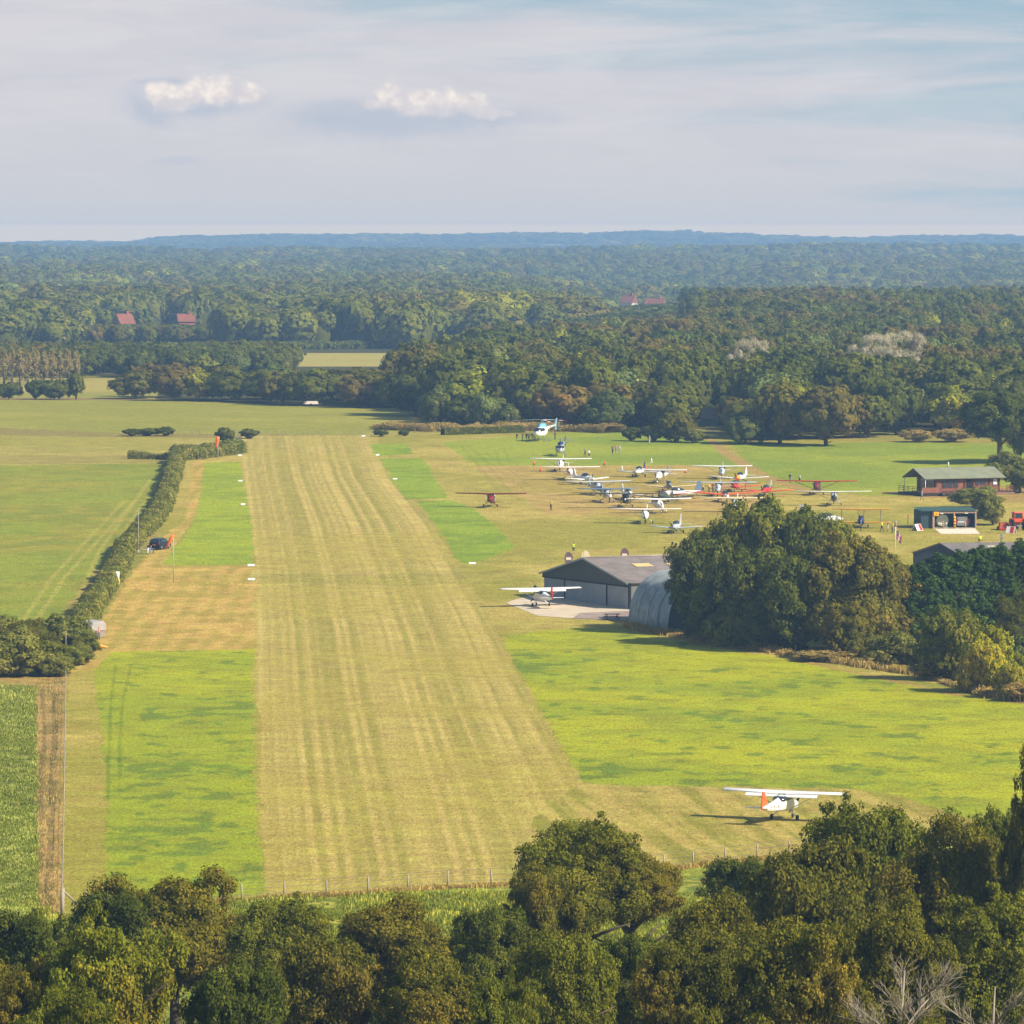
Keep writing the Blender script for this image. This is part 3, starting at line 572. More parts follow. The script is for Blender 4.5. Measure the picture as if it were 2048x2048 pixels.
crown('mid_dark', m=DARK, seed=35, nblob=56, nleaf=46000, leaf=.024, rz=.85, rough=.5, blobr=(.16, .30), core=.42, ragged=.6)
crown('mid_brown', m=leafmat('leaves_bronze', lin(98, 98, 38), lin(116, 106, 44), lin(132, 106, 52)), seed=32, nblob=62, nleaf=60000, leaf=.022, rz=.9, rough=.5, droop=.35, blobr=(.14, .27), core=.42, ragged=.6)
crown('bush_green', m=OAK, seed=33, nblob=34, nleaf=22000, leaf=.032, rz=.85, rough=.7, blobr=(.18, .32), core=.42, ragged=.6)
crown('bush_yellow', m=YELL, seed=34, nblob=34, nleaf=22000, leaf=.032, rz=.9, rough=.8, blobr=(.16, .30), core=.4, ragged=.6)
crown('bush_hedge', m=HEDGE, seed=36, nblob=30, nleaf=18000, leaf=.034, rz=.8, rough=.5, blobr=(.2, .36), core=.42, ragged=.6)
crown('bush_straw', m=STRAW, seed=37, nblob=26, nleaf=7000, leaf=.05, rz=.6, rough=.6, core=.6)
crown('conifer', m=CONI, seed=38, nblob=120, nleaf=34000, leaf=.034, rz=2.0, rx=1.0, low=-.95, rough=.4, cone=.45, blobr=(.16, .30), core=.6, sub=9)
crown('twigs', m=leafmat('grey_twigs', lin(164, 154, 144), lin(174, 164, 152), None, 0), seed=61, nblob=40, nleaf=15000, leaf=.045, rz=.75, low=-.2, rough=.3, core=0, blobr=(.25, .42), thin=.10, stretch=1.6, sub=3)
crown('poplar', m=leafmat('thin_brown_leaves', lin(150, 132, 96), lin(160, 138, 100), lin(132, 126, 76)), seed=62, nblob=60, nleaf=2600, leaf=.09, rz=2.6, low=-.95, rough=.6, core=0, cone=.4, blobr=(.2, .36))
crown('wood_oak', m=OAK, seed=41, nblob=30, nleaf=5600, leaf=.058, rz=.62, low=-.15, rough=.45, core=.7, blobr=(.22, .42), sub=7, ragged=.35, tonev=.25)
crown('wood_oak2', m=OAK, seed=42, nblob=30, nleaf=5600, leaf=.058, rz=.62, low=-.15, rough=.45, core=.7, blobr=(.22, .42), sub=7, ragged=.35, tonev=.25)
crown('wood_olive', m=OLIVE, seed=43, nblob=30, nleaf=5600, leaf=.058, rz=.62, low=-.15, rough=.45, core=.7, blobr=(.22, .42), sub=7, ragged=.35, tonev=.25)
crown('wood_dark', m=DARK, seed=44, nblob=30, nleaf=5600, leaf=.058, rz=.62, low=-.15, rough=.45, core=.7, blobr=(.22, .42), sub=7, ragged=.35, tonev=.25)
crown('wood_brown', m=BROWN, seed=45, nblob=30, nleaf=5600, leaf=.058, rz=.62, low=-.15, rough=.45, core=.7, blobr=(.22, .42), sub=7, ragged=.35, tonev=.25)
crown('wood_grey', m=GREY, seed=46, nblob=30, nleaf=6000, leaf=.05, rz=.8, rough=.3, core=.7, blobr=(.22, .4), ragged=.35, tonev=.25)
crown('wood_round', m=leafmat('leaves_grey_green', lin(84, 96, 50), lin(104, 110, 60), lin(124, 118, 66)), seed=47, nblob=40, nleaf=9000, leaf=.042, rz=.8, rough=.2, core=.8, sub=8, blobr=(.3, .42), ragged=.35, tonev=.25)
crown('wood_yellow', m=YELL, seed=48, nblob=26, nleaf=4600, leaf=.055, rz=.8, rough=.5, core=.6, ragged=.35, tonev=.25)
def bare_tree(name, label, x, y, h, r, cm=None, group=None):
    X, Y = P(x, y); o = thing(name, label, 'tree', (X, Y, gzf(X, Y)), random.uniform(0, 6), group)
    tk = D.objects.new('trunk', trunk_mesh('trunk', int(x), h, h * .022, 9, r / h * 1.2, TWIG, 22)); COL.objects.link(tk); tk.parent = o; TREES.append(o); return o

# ---- trees on the hill in front (tops at photo x, y; distance Y)
def fore(label, x, ytop, Y, r, key, h=None, name='oak_tree', low=.2, sx=1.0, trunk=None, cat='tree', group='trees on the hillside in the foreground'):
    X = (x - 1024) / FPX * Y; zt = CAMZ - (ytop - HOR) / FPX * Y; g0 = gzf(X, Y); hh = zt - g0
    return tree(name, label, cat, 0, 0, hh, r, key, group, low=low, sx=sx, world=(X, Y), trunk=trunk)
fore('dark olive tree whose bumpy top rises over the foot of the left green strip', 345, 1752, 322, 5.2, 'fore0', low=.15)
fore('dark green rounded tree between the fence corner and the yellow olive tree', 240, 1790, 318, 3.6, 'fore_dark')
fore('yellowish olive tree glowing in the lower left corner', 225, 1845, 262, 4.2, 'fore_yellow', low=.1)
fore('darkest small tree at the left edge of the foreground', 60, 1830, 300, 3.6, 'fore_dark')
fore('low olive bush in the extreme lower left corner', 10, 1925, 262, 2.6, 'fore0')
fore('olive bush with gold flecks under the yellowish tree', 120, 1985, 235, 2.6, 'fore1')
fore('broad flat topped olive tree left of the gap below the runway', 790, 1797, 318, 4.8, 'fore2')
fore('small olive tree joining the two broad crowns left of the middle', 555, 1812, 312, 3.9, 'fore1')
fore('brownish olive tree low in the middle of the left foreground', 640, 1880, 275, 3.9, 'fore_brown')
fore('olive brown tree near the bottom edge, left of the middle', 850, 1905, 272, 3.6, 'fore2')
fore('dark green tree at the bottom edge below the broad olive tree', 470, 1935, 255, 3.0, 'fore_dark')
fore('dark tree beside the grassy gap with pale leaves at its right', 985, 1825, 312, 3.2, 'fore_dark')
fore('tall open crowned tree standing highest against the runway', 1155, 1648, 330, 4.2, 'fore1', low=.42, sx=1.1)
fore('wide crown right of the tallest tree with crooked limbs showing beneath', 1265, 1690, 332, 3.4, 'fore2', low=.5)
fore('left shoulder of foliage below the tallest open crowned tree', 1080, 1740, 326, 2.9, 'fore0', low=.3)
fore('greyish green oak at the bottom below the tallest tree', 1130, 1870, 272, 3.4, 'fore1', low=.3)
fore('dark shrubby tree in shadow between the tallest tree and the big right crowns', 1270, 1880, 286, 2.8, 'fore_dark', low=.3)
fore('fresh green oak at the fence line left of the big right crowns', 1500, 1722, 352, 3.6, 'fore_dark')
fore('large dark oak nearest the landed aeroplane', 1745, 1612, 335, 5.3, 'fore1', low=.2)
fore('big russet olive tree in front of the large dark oak', 1640, 1690, 308, 5.2, 'fore_brown', low=.1)
fore('round olive tree right of the large dark oak', 1880, 1640, 322, 4.4, 'fore2', low=.2)
fore('dark slender tree beside the notch of grass at the right', 1985, 1625, 330, 2.5, 'fore_dark', low=.2)
fore('olive tree filling the lower middle right of the foreground', 1450, 1790, 295, 4.3, 'fore2')
fore('brown tinged tree at the bottom, right of the middle', 1380, 1890, 262, 3.4, 'fore_brown')
fore('olive tree along the bottom edge beneath the russet one', 1600, 1850, 262, 3.9, 'fore0')
fore('gold olive bush under the round olive tree', 1780, 1800, 276, 4.0, 'fore2')
fore('shaded green tree filling the lower right corner', 1985, 1790, 290, 4.4, 'fore1')
fore('tree at the right edge with its tip level with the bright field', 2094, 1505, 318, 2.6, 'fore0', low=.3, trunk=trunk_mesh('trunk', 9, 1.0, .03, 6, .22))
fore('dark low crown at the right edge under the overhanging tip', 2045, 1725, 322, 2.2, 'fore_dark')
fore('small bush on the bottom edge in the middle', 1010, 1965, 246, 2.4, 'fore1')
for (x, yt, Y, rr, lab) in ((1800, 1910, 236, 2.6, 'leafless pale branched tree low in the right foreground'), (1990, 1945, 240, 2.2, 'leafless twiggy tree in the lower right corner'), (95, 1975, 238, 1.4, 'half bare twiggy shrub at the bottom left')):
    X = (x - 1024) / FPX * Y; g0 = gzf(X, Y); h = CAMZ - (yt - HOR) / FPX * Y - g0
    o = thing('bare_tree', lab, 'tree', (X, Y, g0), 1.0, None); tk = D.objects.new('trunk', trunk_mesh('trunk', x, h, .13, 9, rr / h * 1.3, TWIG, 24)); COL.objects.link(tk); tk.parent = o; TREES.append(o)
# ---- the big trees by the hangars
G = 'big trees between the curved roof shed and the gate'
for a_ in (('left dark tree of the big clump, shading the end of the curved roof shed', 1415, 1266, 12.4, 6.0, 'mid_dark'),
    ('highest green oak of the big clump beside the curved roof shed', 1510, 1262, 16.2, 8.0, 'mid_green'),
    ('green oak right of the highest one in the big clump', 1590, 1268, 15.0, 7.6, 'mid_green'),
    ('bronze brown tree, broadest of the big clump, hanging over the field', 1700, 1302, 13.6, 7.8, 'mid_brown'),
    ('bronze tree on the right end of the big clump, next to the conifers', 1785, 1290, 10.4, 5.6, 'mid_brown'),
    ('olive crown behind the bronze tree of the big clump', 1655, 1262, 13.6, 6.6, 'mid_green'),
    ('dark inner tree low in the deep shade of the big clump', 1490, 1290, 11.5, 6.4, 'mid_dark'),
    ('dark low tree at the foot of the big clump, left of the bronze tree', 1592, 1300, 11.0, 6.2, 'mid_dark'),
    ('shaded bush closing the left foot of the big clump', 1420, 1282, 6.5, 4.0, 'mid_dark'),
    ('shaded bush in the middle of the foot of the big clump', 1540, 1300, 5.0, 4.2, 'mid_dark')):
    tree('oak_tree' if a_[3] > 8 else 'bush', a_[0], 'tree' if a_[3] > 8 else 'bush', a_[1], a_[2], a_[3], a_[4], a_[5], G, low=-.06)
G = 'conifers in the dark row at the right'
for i, (x, y, h, lab) in enumerate(((1838, 1292, 11.0, 'dark conifer touching the bronze tree, first of the row'), (1878, 1288, 12.0, 'second dark conifer of the row, counted from the bronze tree'), (1918, 1286, 12.2, 'third dark conifer of the row, in front of the black barn gable'), (1958, 1284, 12.6, 'fourth dark conifer of the row, in front of the grey barn roof'), (2000, 1282, 12.8, 'fifth dark conifer of the row, behind the yellow bush'), (2042, 1280, 13.2, 'sixth dark conifer of the row, at the edge of the photo'), (2090, 1280, 13.0, 'last dark conifer of the row, half outside the photo'))):
    tree('conifer', lab, 'conifer', x, y, h - 1.3, 3.6, 'conifer', G, low=.0)
tree('bush', 'reddish brown bush in front of the conifers at the right edge', 'bush', 2036, 1310, 7.4, 3.4, 'fore_brown', low=-.1)
tree('bush', 'green leafy bush left of the yellow bush', 'bush', 1898, 1360, 8.0, 4.4, 'bush_green', low=-.12)
tree('bush', 'low dark green bush behind the pale gate', 'bush', 1862, 1342, 4.8, 2.8, 'bush_green', low=-.12)
tree('bush', 'yellow green bush, the brightest at the right', 'bush', 1975, 1384, 7.0, 3.7, 'bush_yellow', low=-.12)
tree('bush', 'lower yellow bush right of the brightest one', 'bush', 2032, 1396, 4.6, 2.4, 'bush_yellow', low=-.12)
tree('bush', 'pale grey green bush at the right edge below the conifers', 'bush', 2062, 1372, 5.8, 3.0, 'wood_grey', low=-.1)
tree('bush', 'brown green bush at the foot of the bronze tree', 'bush', 1700, 1318, 6.4, 3.8, 'mid_brown', low=-.12)
tree('bush', 'grey green bramble mound left of the pale gate', 'bush', 1798, 1330, 3.9, 4.2, 'bush_hedge', low=-.15)
tree('bush', 'tan weedy clump on the field edge left of the green bush', 'bush', 1862, 1358, 1.7, 2.6, 'bush_straw', low=0)
tree('bush', 'tan weedy clump at the foot of the yellow bush', 'bush', 2045, 1402, 2.0, 2.4, 'bush_straw', low=0)
tree('bush', 'tan dry growth along the shade of the bronze tree', 'bush', 1640, 1322, 1.2, 3.6, 'bush_straw', low=0)
tree('bush', 'grey green shrubbery between the chalet and the fuel shed', 'bush', 1958, 1016, 3.6, 4.6, 'bush_hedge', low=0)
tree('bush', 'olive shrub right of the fuel shed', 'bush', 1985, 1050, 4.4, 2.7, 'bush_hedge', low=0)
tree('bush', 'dark shrub behind the right end of the chalet', 'bush', 2040, 985, 6.0, 3.8, 'bush_hedge', low=0)
tree('bush', 'brownish shrub under the lone oak', 'bush', 2015, 948, 4.0, 4.0, 'bush_hedge', low=0)
tree('oak_tree', 'lone spreading oak with a bare dark trunk behind the chalet', 'tree', 2000, 928, 13.2, 7.2, 'mid_dark', low=.26, trunk=trunk_mesh('trunk', 5, 1.0, .055, 6, .5))
tree('oak_tree', 'dark oak right of the lone spreading oak at the edge of the photo', 'tree', 2080, 925, 13.0, 6.5, 'mid_dark', low=.05)
tree('oak_tree', 'brownish domed oak at the wood edge above the big clump', 'tree', 1652, 892, 11.6, 7.2, 'wood_brown', low=.05)
tree('oak_tree', 'olive oak left of the brownish domed oak', 'tree', 1560, 888, 12.2, 6.6, 'wood_olive', low=.05)
tree('bush', 'grey green shrub left of the olive oak beside the track gap', 'bush', 1490, 888, 6.5, 4.6, 'wood_round', low=0)
tree('bush', 'round grey green bush standing out in front of the wood, left one', 'bush', 880, 848, 8.2, 4.9, 'wood_round', low=0)
tree('bush', 'low rounded bush just right of the round grey green one', 'bush', 922, 852, 4.4, 2.9, 'wood_round', low=0)
tree('bush', 'pale silvery willow in front of the wood', 'bush', 968, 856, 7.2, 3.6, 'wood_grey', low=0)
tree('bush', 'round bush right of the pale silvery willow', 'bush', 1018, 858, 5.2, 3.5, 'wood_round', low=0)
tree('bush', 'broad dark round bush behind the helicopters', 'bush', 1215, 862, 8.6, 6.2, 'wood_round', low=0)
tree('bush', 'brownish round bush right of the broad dark one behind the helicopters', 'bush', 1305, 858, 8.0, 4.6, 'wood_brown', low=0)
tree('bush', 'smooth domed grey bush over the brown field gap', 'bush', 1378, 840, 10.5, 5.2, 'wood_round', low=0)
tree('bush', 'greenish shrub clump at the wood edge left of the track', 'bush', 1350, 884, 6.0, 4.5, 'wood_olive', low=0)
tree('bush', 'fresh green shrub in front of the hedge by the track', 'bush', 1308, 883, 3.4, 2.6, 'wood_oak', low=0)
tree('bush', 'low dark hedge block left of the fresh green shrub', 'bush', 1262, 882, 2.7, 2.3, 'wood_dark', low=0)
tree('bush', 'greyish shrub right of the fresh green one by the track', 'bush', 1385, 886, 2.8, 3.0, 'bush_hedge', low=0)
tree('bush', 'pinkish brown dead bracken clump before the wood on the right', 'bush', 1835, 884, 2.4, 3.6, 'bush_straw', low=0)
tree('bush', 'tan hedge clump beside the pinkish bracken', 'bush', 1905, 884, 2.6, 4.2, 'bush_straw', low=0)
G = 'small dark trees on the far side of the left meadow'
for x, h, rr, lab in ((18, 4.2, 3.6, 'leftmost small dark tree beyond the left meadow'), (70, 4.8, 3.0, 'small dark tree beyond the left meadow, right of the leftmost'), (118, 4.8, 3.4, 'rounded dark tree in the middle of the row beyond the left meadow'), (208, 4.6, 4.8, 'wide low dark bush in the row beyond the left meadow'), (152, 6.6, 2.5, 'tallest green tree at the right end of the row beyond the left meadow')):
    tree('small_tree', lab, 'tree', x if x != 208 else 108, 799, h, rr, 'wood_dark' if x != 152 else 'wood_oak', G, low=.05)
G = 'thin brown poplars behind the left meadow'
for i in range(11):
    tree('poplar_tree', 'thin brownish poplar in the row at the left edge, pale and see-through', 'tree', -8 + i * 16, 772 - (i % 3) * 3, random.uniform(8.2, 10), 1.9, 'poplar', G, low=.06, trunk=TR[0])
tree('bush', 'round dark bush beside the far windsock', 'bush', 452, 888, 3.2, 2.1, 'wood_dark', low=0)
G = 'low dark bushes along the far fence line'
for x, y, h, rr, lab in ((262, 872, 1.5, 2.2, 'left part of the long low bush in the far fence line'), (296, 872, 1.6, 2.4, 'middle part of the long low bush in the far fence line'), (330, 872, 1.9, 2.2, 'right and higher part of the long low bush in the far fence line'), (500, 877, 1.9, 2.3, 'low bush on the fence line at the left corner of the runway end'), (762, 873, 1.5, 1.6, 'low bush on the fence line at the right corner of the runway end'), (808, 872, 1.3, 1.2, 'smallest low bush on the fence line near the reed strip')):
    tree('bush', lab, 'bush', x, y, h, rr, 'wood_dark', G, low=0)
for x, y, h, rr, lab in ((20, 1352, 6.4, 3.2, 'dark olive bush at the left edge above the tan path'), (62, 1330, 6.0, 3.0, 'brownish bush with yellow leaves left of the covered trailer'), (92, 1348, 4.4, 2.6, 'dark bush at the corner of the tan path'), (128, 1300, 5.0, 2.4, 'olive bush below the left field beside the hedge foot'), (172, 1306, 2.4, 1.4, 'small dark bush in front of the covered trailer'), (-10, 1310, 6.0, 3.0, 'brown olive bush half outside the left edge'), (110, 1352, 3.0, 1.6, 'bush behind the tall fence post'), (150, 1330, 3.0, 1.6, 'low bush between the fence corner and the trailer')):
    tree('bush', lab, 'bush', x, y, h * .85, rr * 1.5, 'bush_hedge' if x in (128, 110, 150, 20, -10) else ('bush_green' if x != 62 else 'fore_brown'), low=-.1)
tree('bare_tree', 'big pale grey leafless tree rising out of the wood at the right', 'tree', 0, 0, 18.0, 10.0, 'twigs', world=((1782 - 1024) / FPX * 1230, 1230), low=.3)
tree('bare_tree', 'smaller grey leafless tree in the wood left of the big pale one', 'tree', 0, 0, 16.6, 5.5, 'twigs', world=((1500 - 1024) / FPX * 1230, 1230), low=.3)

# ---- hedges: continuous leafy walls
def hedge(name, label, pts, w, h, seed, m, n_per_m=150, leaf=.12, hv=.3):
    r = np.random.default_rng(seed); W_ = [P3(*p) for p in pts]; seg = [(W_[i + 1] - W_[i]).length for i in range(len(W_) - 1)]; Lt = sum(seg)
    n = int(Lt * n_per_m); s = r.uniform(0, Lt, n); cum = np.r_[0, np.cumsum(seg)]
    wx = np.interp(s, cum, [p.x for p in W_]); wy = np.interp(s, cum, [p.y for p in W_])
    k = np.clip(np.searchsorted(cum, s) - 1, 0, len(seg) - 1); dx = np.array([(W_[i + 1] - W_[i]).x / seg[i] for i in range(len(seg))])[k]; dy = np.array([(W_[i + 1] - W_[i]).y / seg[i] for i in range(len(seg))])[k]
    ang = r.uniform(-.15, math.pi + .15, n); hh = h * (1 + hv * (fbm(s / 3.0 + seed, s * 0 + 1.5, 3) - .5) * 2); ww = w / 2 * (1 + .5 * (fbm(s / 2.2 + seed, s * 0 + 7.5, 2) - .5) * 2)
    ca, sa = np.cos(ang), np.sin(ang); q = r.uniform(.86, 1.06, n)
    off = np.sign(ca) * np.abs(ca) ** .6 * ww * q; z = np.clip(np.sign(sa) * np.abs(sa) ** .6, 0, 1) * hh * q
    x_ = wx - dy * off; y_ = wy + dx * off; pos = np.c_[x_, y_, gz(wx, wy) + z]
    nr = np.c_[-dy * ca, dx * ca, sa] + rdirs(n, r) * .75; nr /= np.linalg.norm(nr, axis=1)[:, None]
    V, F = leafcloud(pos, nr, leaf, r); tone = np.clip(fbm(s / 1.3, z * 1.2, 2) * .6 + r.uniform(0, 1, n) * .5 - .05, 0, 1)
    ns = max(4, int(Lt / .8)); ss_ = np.linspace(0, Lt, ns); cx = np.interp(ss_, cum, [p.x for p in W_]); cy = np.interp(ss_, cum, [p.y for p in W_]); kk = np.clip(np.searchsorted(cum, ss_) - 1, 0, len(seg) - 1)
    ddx = np.array([(W_[i + 1] - W_[i]).x / seg[i] for i in range(len(seg))])[kk]; ddy = np.array([(W_[i + 1] - W_[i]).y / seg[i] for i in range(len(seg))])[kk]
    h2 = h * (1 + hv * (fbm(ss_ / 3.0 + seed, ss_ * 0 + 1.5, 3) - .5) * 2) * .84; w2 = w / 2 * (1 + .5 * (fbm(ss_ / 2.2 + seed, ss_ * 0 + 7.5, 2) - .5) * 2) * .82; prof = [(-1, -.1), (-1, .6), (-.7, .95), (0, 1.0), (.7, .95), (1, .6), (1, -.1)]
    cv = np.array([[cx[i] - ddy[i] * a * w2[i], cy[i] + ddx[i] * a * w2[i], gzf(cx[i], cy[i]) + b * h2[i]] for i in range(ns) for a, b in prof]); pn = len(prof)
    cf = np.array([[i * pn + j, i * pn + j + 1, (i + 1) * pn + j + 1, (i + 1) * pn + j] for i in range(ns - 1) for j in range(pn - 1)])
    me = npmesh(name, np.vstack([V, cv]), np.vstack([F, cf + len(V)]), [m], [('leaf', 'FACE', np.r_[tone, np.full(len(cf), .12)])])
    o = D.objects.new(name, me); COL.objects.link(o); return tag(o, label, 'hedge')
hedge('hedge', 'long clipped olive hedge winding down beside the left field to the trailer', [(354, 922), (344, 960), (330, 1008), (314, 1040), (278, 1075), (252, 1104), (238, 1138), (208, 1188), (180, 1228), (152, 1275), (136, 1304)], 2.7, 2.0, 1, HEDGE, 560, .13, .6)
hedge('hedge', 'short olive hedge crossing between the far windsock and the long hedge', [(352, 921), (400, 916), (440, 911), (474, 905)], 4.0, 2.3, 2, HEDGE, 400, .15, .4)
hedge('hedge', 'thin weedy hedge running left from the top of the long hedge', [(255, 918), (300, 918), (352, 920)], 1.6, 1.3, 3, HEDGE, 120, .15, .6)
hedge('hedge', 'dark clipped hedge along the far edge left of the helicopters', [(885, 870), (960, 868), (1045, 865)], 1.6, 1.4, 4, DARK, 160, .15, .2)
hedge('hedge', 'tan reed strip in front of the far wood', [(770, 858), (860, 862), (960, 862), (1060, 860), (1150, 862), (1230, 866)], 7.0, 1.5, 5, STRAW, 220, .16, .6)
hedge('hedge', 'low hedge along the drive behind the chalet', [(1990, 960), (2100, 955)], 3, 2.6, 6, HEDGE, 200, .15)
hedge('hedge', 'dark far hedge crossing behind the small yellow field', [(330, 700), (560, 699), (800, 697), (1010, 695)], 7, 2.6, 7, DARK, 90, .5, .25)

# tall grass and weeds: blades standing on the unmown ground
def blades(name, label, m, n, region, hgt, wid, seed):
    r = np.random.default_rng(seed); x_, y_ = region(r, n); k = fbm(x_ / 2.2 + seed, y_ / 3.0, 3); ok_ = k > .25; x_, y_, k = x_[ok_], y_[ok_], k[ok_]; z_ = gz(x_, y_); n = len(x_); h_ = hgt * (.4 + 1.2 * (k - .3)) * r.uniform(.5, 1.3, n); a = r.uniform(0, 6.28, n); dx, dy = np.cos(a) * wid, np.sin(a) * wid; lx, ly = r.normal(0, .25, n) * h_, r.normal(0, .25, n) * h_
    V = np.stack([np.c_[x_ - dx, y_ - dy, z_ - .05], np.c_[x_ + dx, y_ + dy, z_ - .05], np.c_[x_ + lx + dx * .6, y_ + ly + dy * .6, z_ + h_], np.c_[x_ + lx - dx * .6, y_ + ly - dy * .6, z_ + h_]], 1).reshape(-1, 3)
    o = D.objects.new(name, npmesh(name, V, np.arange(4 * n).reshape(n, 4), [m], [('leaf', 'FACE', np.clip(r.uniform(0, .8, n) + (k - .5), 0, 1))])); COL.objects.link(o); return tag(o, label, 'grass', kind='stuff')
GR = leafmat('meadow_blades', lin(118, 126, 52), lin(132, 134, 60), lin(162, 154, 76), .2); GB = leafmat('rough_blades', lin(168, 142, 98), lin(176, 150, 104), lin(140, 124, 76), .15); GT_ = leafmat('tall_green_blades', lin(124, 134, 66), lin(138, 144, 70), lin(164, 160, 104), .25)
flx = np.array(fl)
def reg_w(r, n): y_ = r.uniform(345, 402, n); x_ = (r.uniform(40, 2080, n) - 1024) / FPX * y_; ok_ = y_ < np.interp(x_, flx[:, 0], flx[:, 1]) - .2; return x_[ok_], y_[ok_]
def reg_t(r, n): y_ = 1 / r.uniform(1 / 590, 1 / 385, n); return (r.uniform(-60, 72, n) + 14 * (fbm(y_ / 6, y_ * 0, 3) - .5) - 1024) / FPX * y_, y_
def reg_r(r, n): y_ = 1 / r.uniform(1 / 600, 1 / 385, n); return (r.uniform(66, 122, n) + 14 * (fbm(y_ / 6, y_ * 0, 3) - .5) - 1024) / FPX * y_, y_
def reg_f(r, n): i = r.uniform(P(420, 1790)[0], P(1800, 1700)[0], n); return i, np.interp(i, flx[:, 0], flx[:, 1]) + r.normal(.2, .45, n)
blades('meadow_grass', 'weedy yellow green meadow grass below the runway end', GR, 120000, reg_w, .34, .045, 1)
blades('tall_grass', 'tall mixed green grass at the left edge', GT_, 60000, reg_t, .30, .045, 2)
blades('rough_grass', 'dry tan rough grass between the fence and the tall grass', GB, 4000, reg_r, .22, .035, 3)
blades('fence_grass', 'dry uncut grass along the wire fence at the runway end', GB, 9000, reg_f, .36, .035, 4)

def reg_c(r, n): u_ = r.uniform(1250, 2100, n); b_ = np.interp(u_, [1250, 1400, 1540, 1640, 1740, 1840, 1960, 2100], [1256, 1282, 1306, 1322, 1336, 1352, 1392, 1408]); w_ = sorted([P(q, w) for q, w in zip((1250, 1400, 1540, 1640, 1740, 1840, 1960, 2100), (1256, 1282, 1306, 1322, 1336, 1352, 1392, 1408))]); x_ = r.uniform(w_[0][0], w_[-1][0], n); return x_, np.interp(x_, [p[0] for p in w_], [p[1] for p in w_]) + r.normal(1.5, 1.4, n)
blades('verge_grass', 'tall tan grass along the foot of the big trees and bushes', GB, 26000, reg_c, .8, .06, 6)
# ------------------------------------------------------------------ the woods
def inp1(poly, X, Y): return inpoly(np.asarray(X, float), np.asarray(Y, float), poly)
def wpt(u_px, Y): return ((u_px - 1024) / FPX * Y, Y)
WR = np.random.default_rng(99)
def scatter(y0, y1, upl, upr, step, jit=.42):
    """points on a jittered grid between two distances, across photo columns upl..upr"""
    ys = np.arange(y0, y1, step); pts = []
    for j, y in enumerate(ys):
        xl, xr = (upl - 1024) / FPX * y, (upr - 1024) / FPX * y; xs = np.arange(xl, xr, step) + (j % 2) * step / 2
        pts.append(np.c_[xs + WR.uniform(-jit, jit, len(xs)) * step, y + WR.uniform(-jit, jit, len(xs)) * step])
    return np.vstack(pts)
def px_of(X, Y): return 1024 + X / Y * FPX
kinds = ['wood_oak', 'wood_oak2', 'wood_olive', 'wood_dark', 'wood_brown', 'wood_yellow', 'wood_grey']
def kind_for(X, Y, n):
    f = fbm(X / 55 + 5, Y / 90 + 9, 3) + WR.normal(0, .09, n); k = np.where(f < .40, 3, np.where(f < .5, 0, np.where(f < .6, 1, np.where(f < .68, 2, 4))))
    k = np.where(WR.random(n) < .04, 5, k); k = np.where(WR.random(n) < .03, 6, k); return k
# the near wood right of the little yellow field, deep towards the right
fx_ = [300, 480, 590, 800, 845, 950, 1050, 1230, 1330, 1400, 1480, 1560, 1720, 1850, 1960, 2100]; fr_ = [800, 806, 812, 818, 840, 854, 856, 860, 866, 862, 868, 884, 880, 876, 874, 880]
fY_ = [P(a_, b_)[1] for a_, b_ in zip(fx_, fr_)]
p = scatter(1040, 2420, 300, 2330, 11.0); u_ = px_of(p[:, 0], p[:, 1]); y_ = p[:, 1]; front = np.interp(u_, fx_, fY_)
back = np.interp(u_, [300, 520, 800, 850, 1000, 1180, 1300, 2400], [1345, 1330, 1335, 1440, 1800, 2250, 2420, 2420])
ok = (y_ > front) & (y_ < back) & ~((u_ > 1412) & (u_ < 1484) & (y_ < 1330))          # the brown field seen through the gap
near = p[ok]; near = near[np.argsort(near[:, 1])]
nh = WR.uniform(9.5, 14.5, len(near)); un = px_of(near[:, 0], near[:, 1]); nh = np.where(un < 800, WR.uniform(6.5, 9.0, len(near)), nh)
lowf = (near[:, 1] - np.interp(un, fx_, fY_) < 14) & (un > 800); nh = np.where(lowf, WR.uniform(6, 10, len(near)), nh)
nh = np.where((near[:, 1] > 1700) & (un < 1390), np.minimum(nh, 7.5), nh); nr = WR.uniform(5.6, 9.0, len(near)) * np.where(un < 800, .85, 1.0); nk = kind_for(near[:, 0], near[:, 1], len(near))
# hedgerow trees behind the left meadow
pl = scatter(1535, 1700, -330, 545, 8.0); lh = WR.uniform(6.0, 8.2, len(pl)); pk_ = kind_for(pl[:, 0], pl[:, 1], len(pl))
NIND = 170
zl = {0: 'thicket left of the small yellow field', 1: 'wood behind the helicopters', 2: 'wood behind the parked aeroplanes', 3: 'wood edge above the chalet'}
kl = {0: 'mid green broadleaf tree', 1: 'green broadleaf tree with a lumpy crown', 2: 'olive broadleaf tree', 3: 'dark green broadleaf tree', 4: 'brownish turning tree', 5: 'yellow green tree', 6: 'pale grey green tree'}
for i in range(min(NIND, len(near))):
    q = 0 if un[i] < 800 else 1 if un[i] < 1230 else 2 if un[i] < 1700 else 3
    tree('woodland_tree', '%s in the %s' % (kl[int(nk[i])], zl[q]), 'tree', 0, 0, nh[i], nr[i], kinds[nk[i]], 'trees in the ' + zl[q], low=.08, world=(near[i, 0], near[i, 1]))
print('near wood', len(near), 'left belt', len(pl), 'single trees', len(TREES))
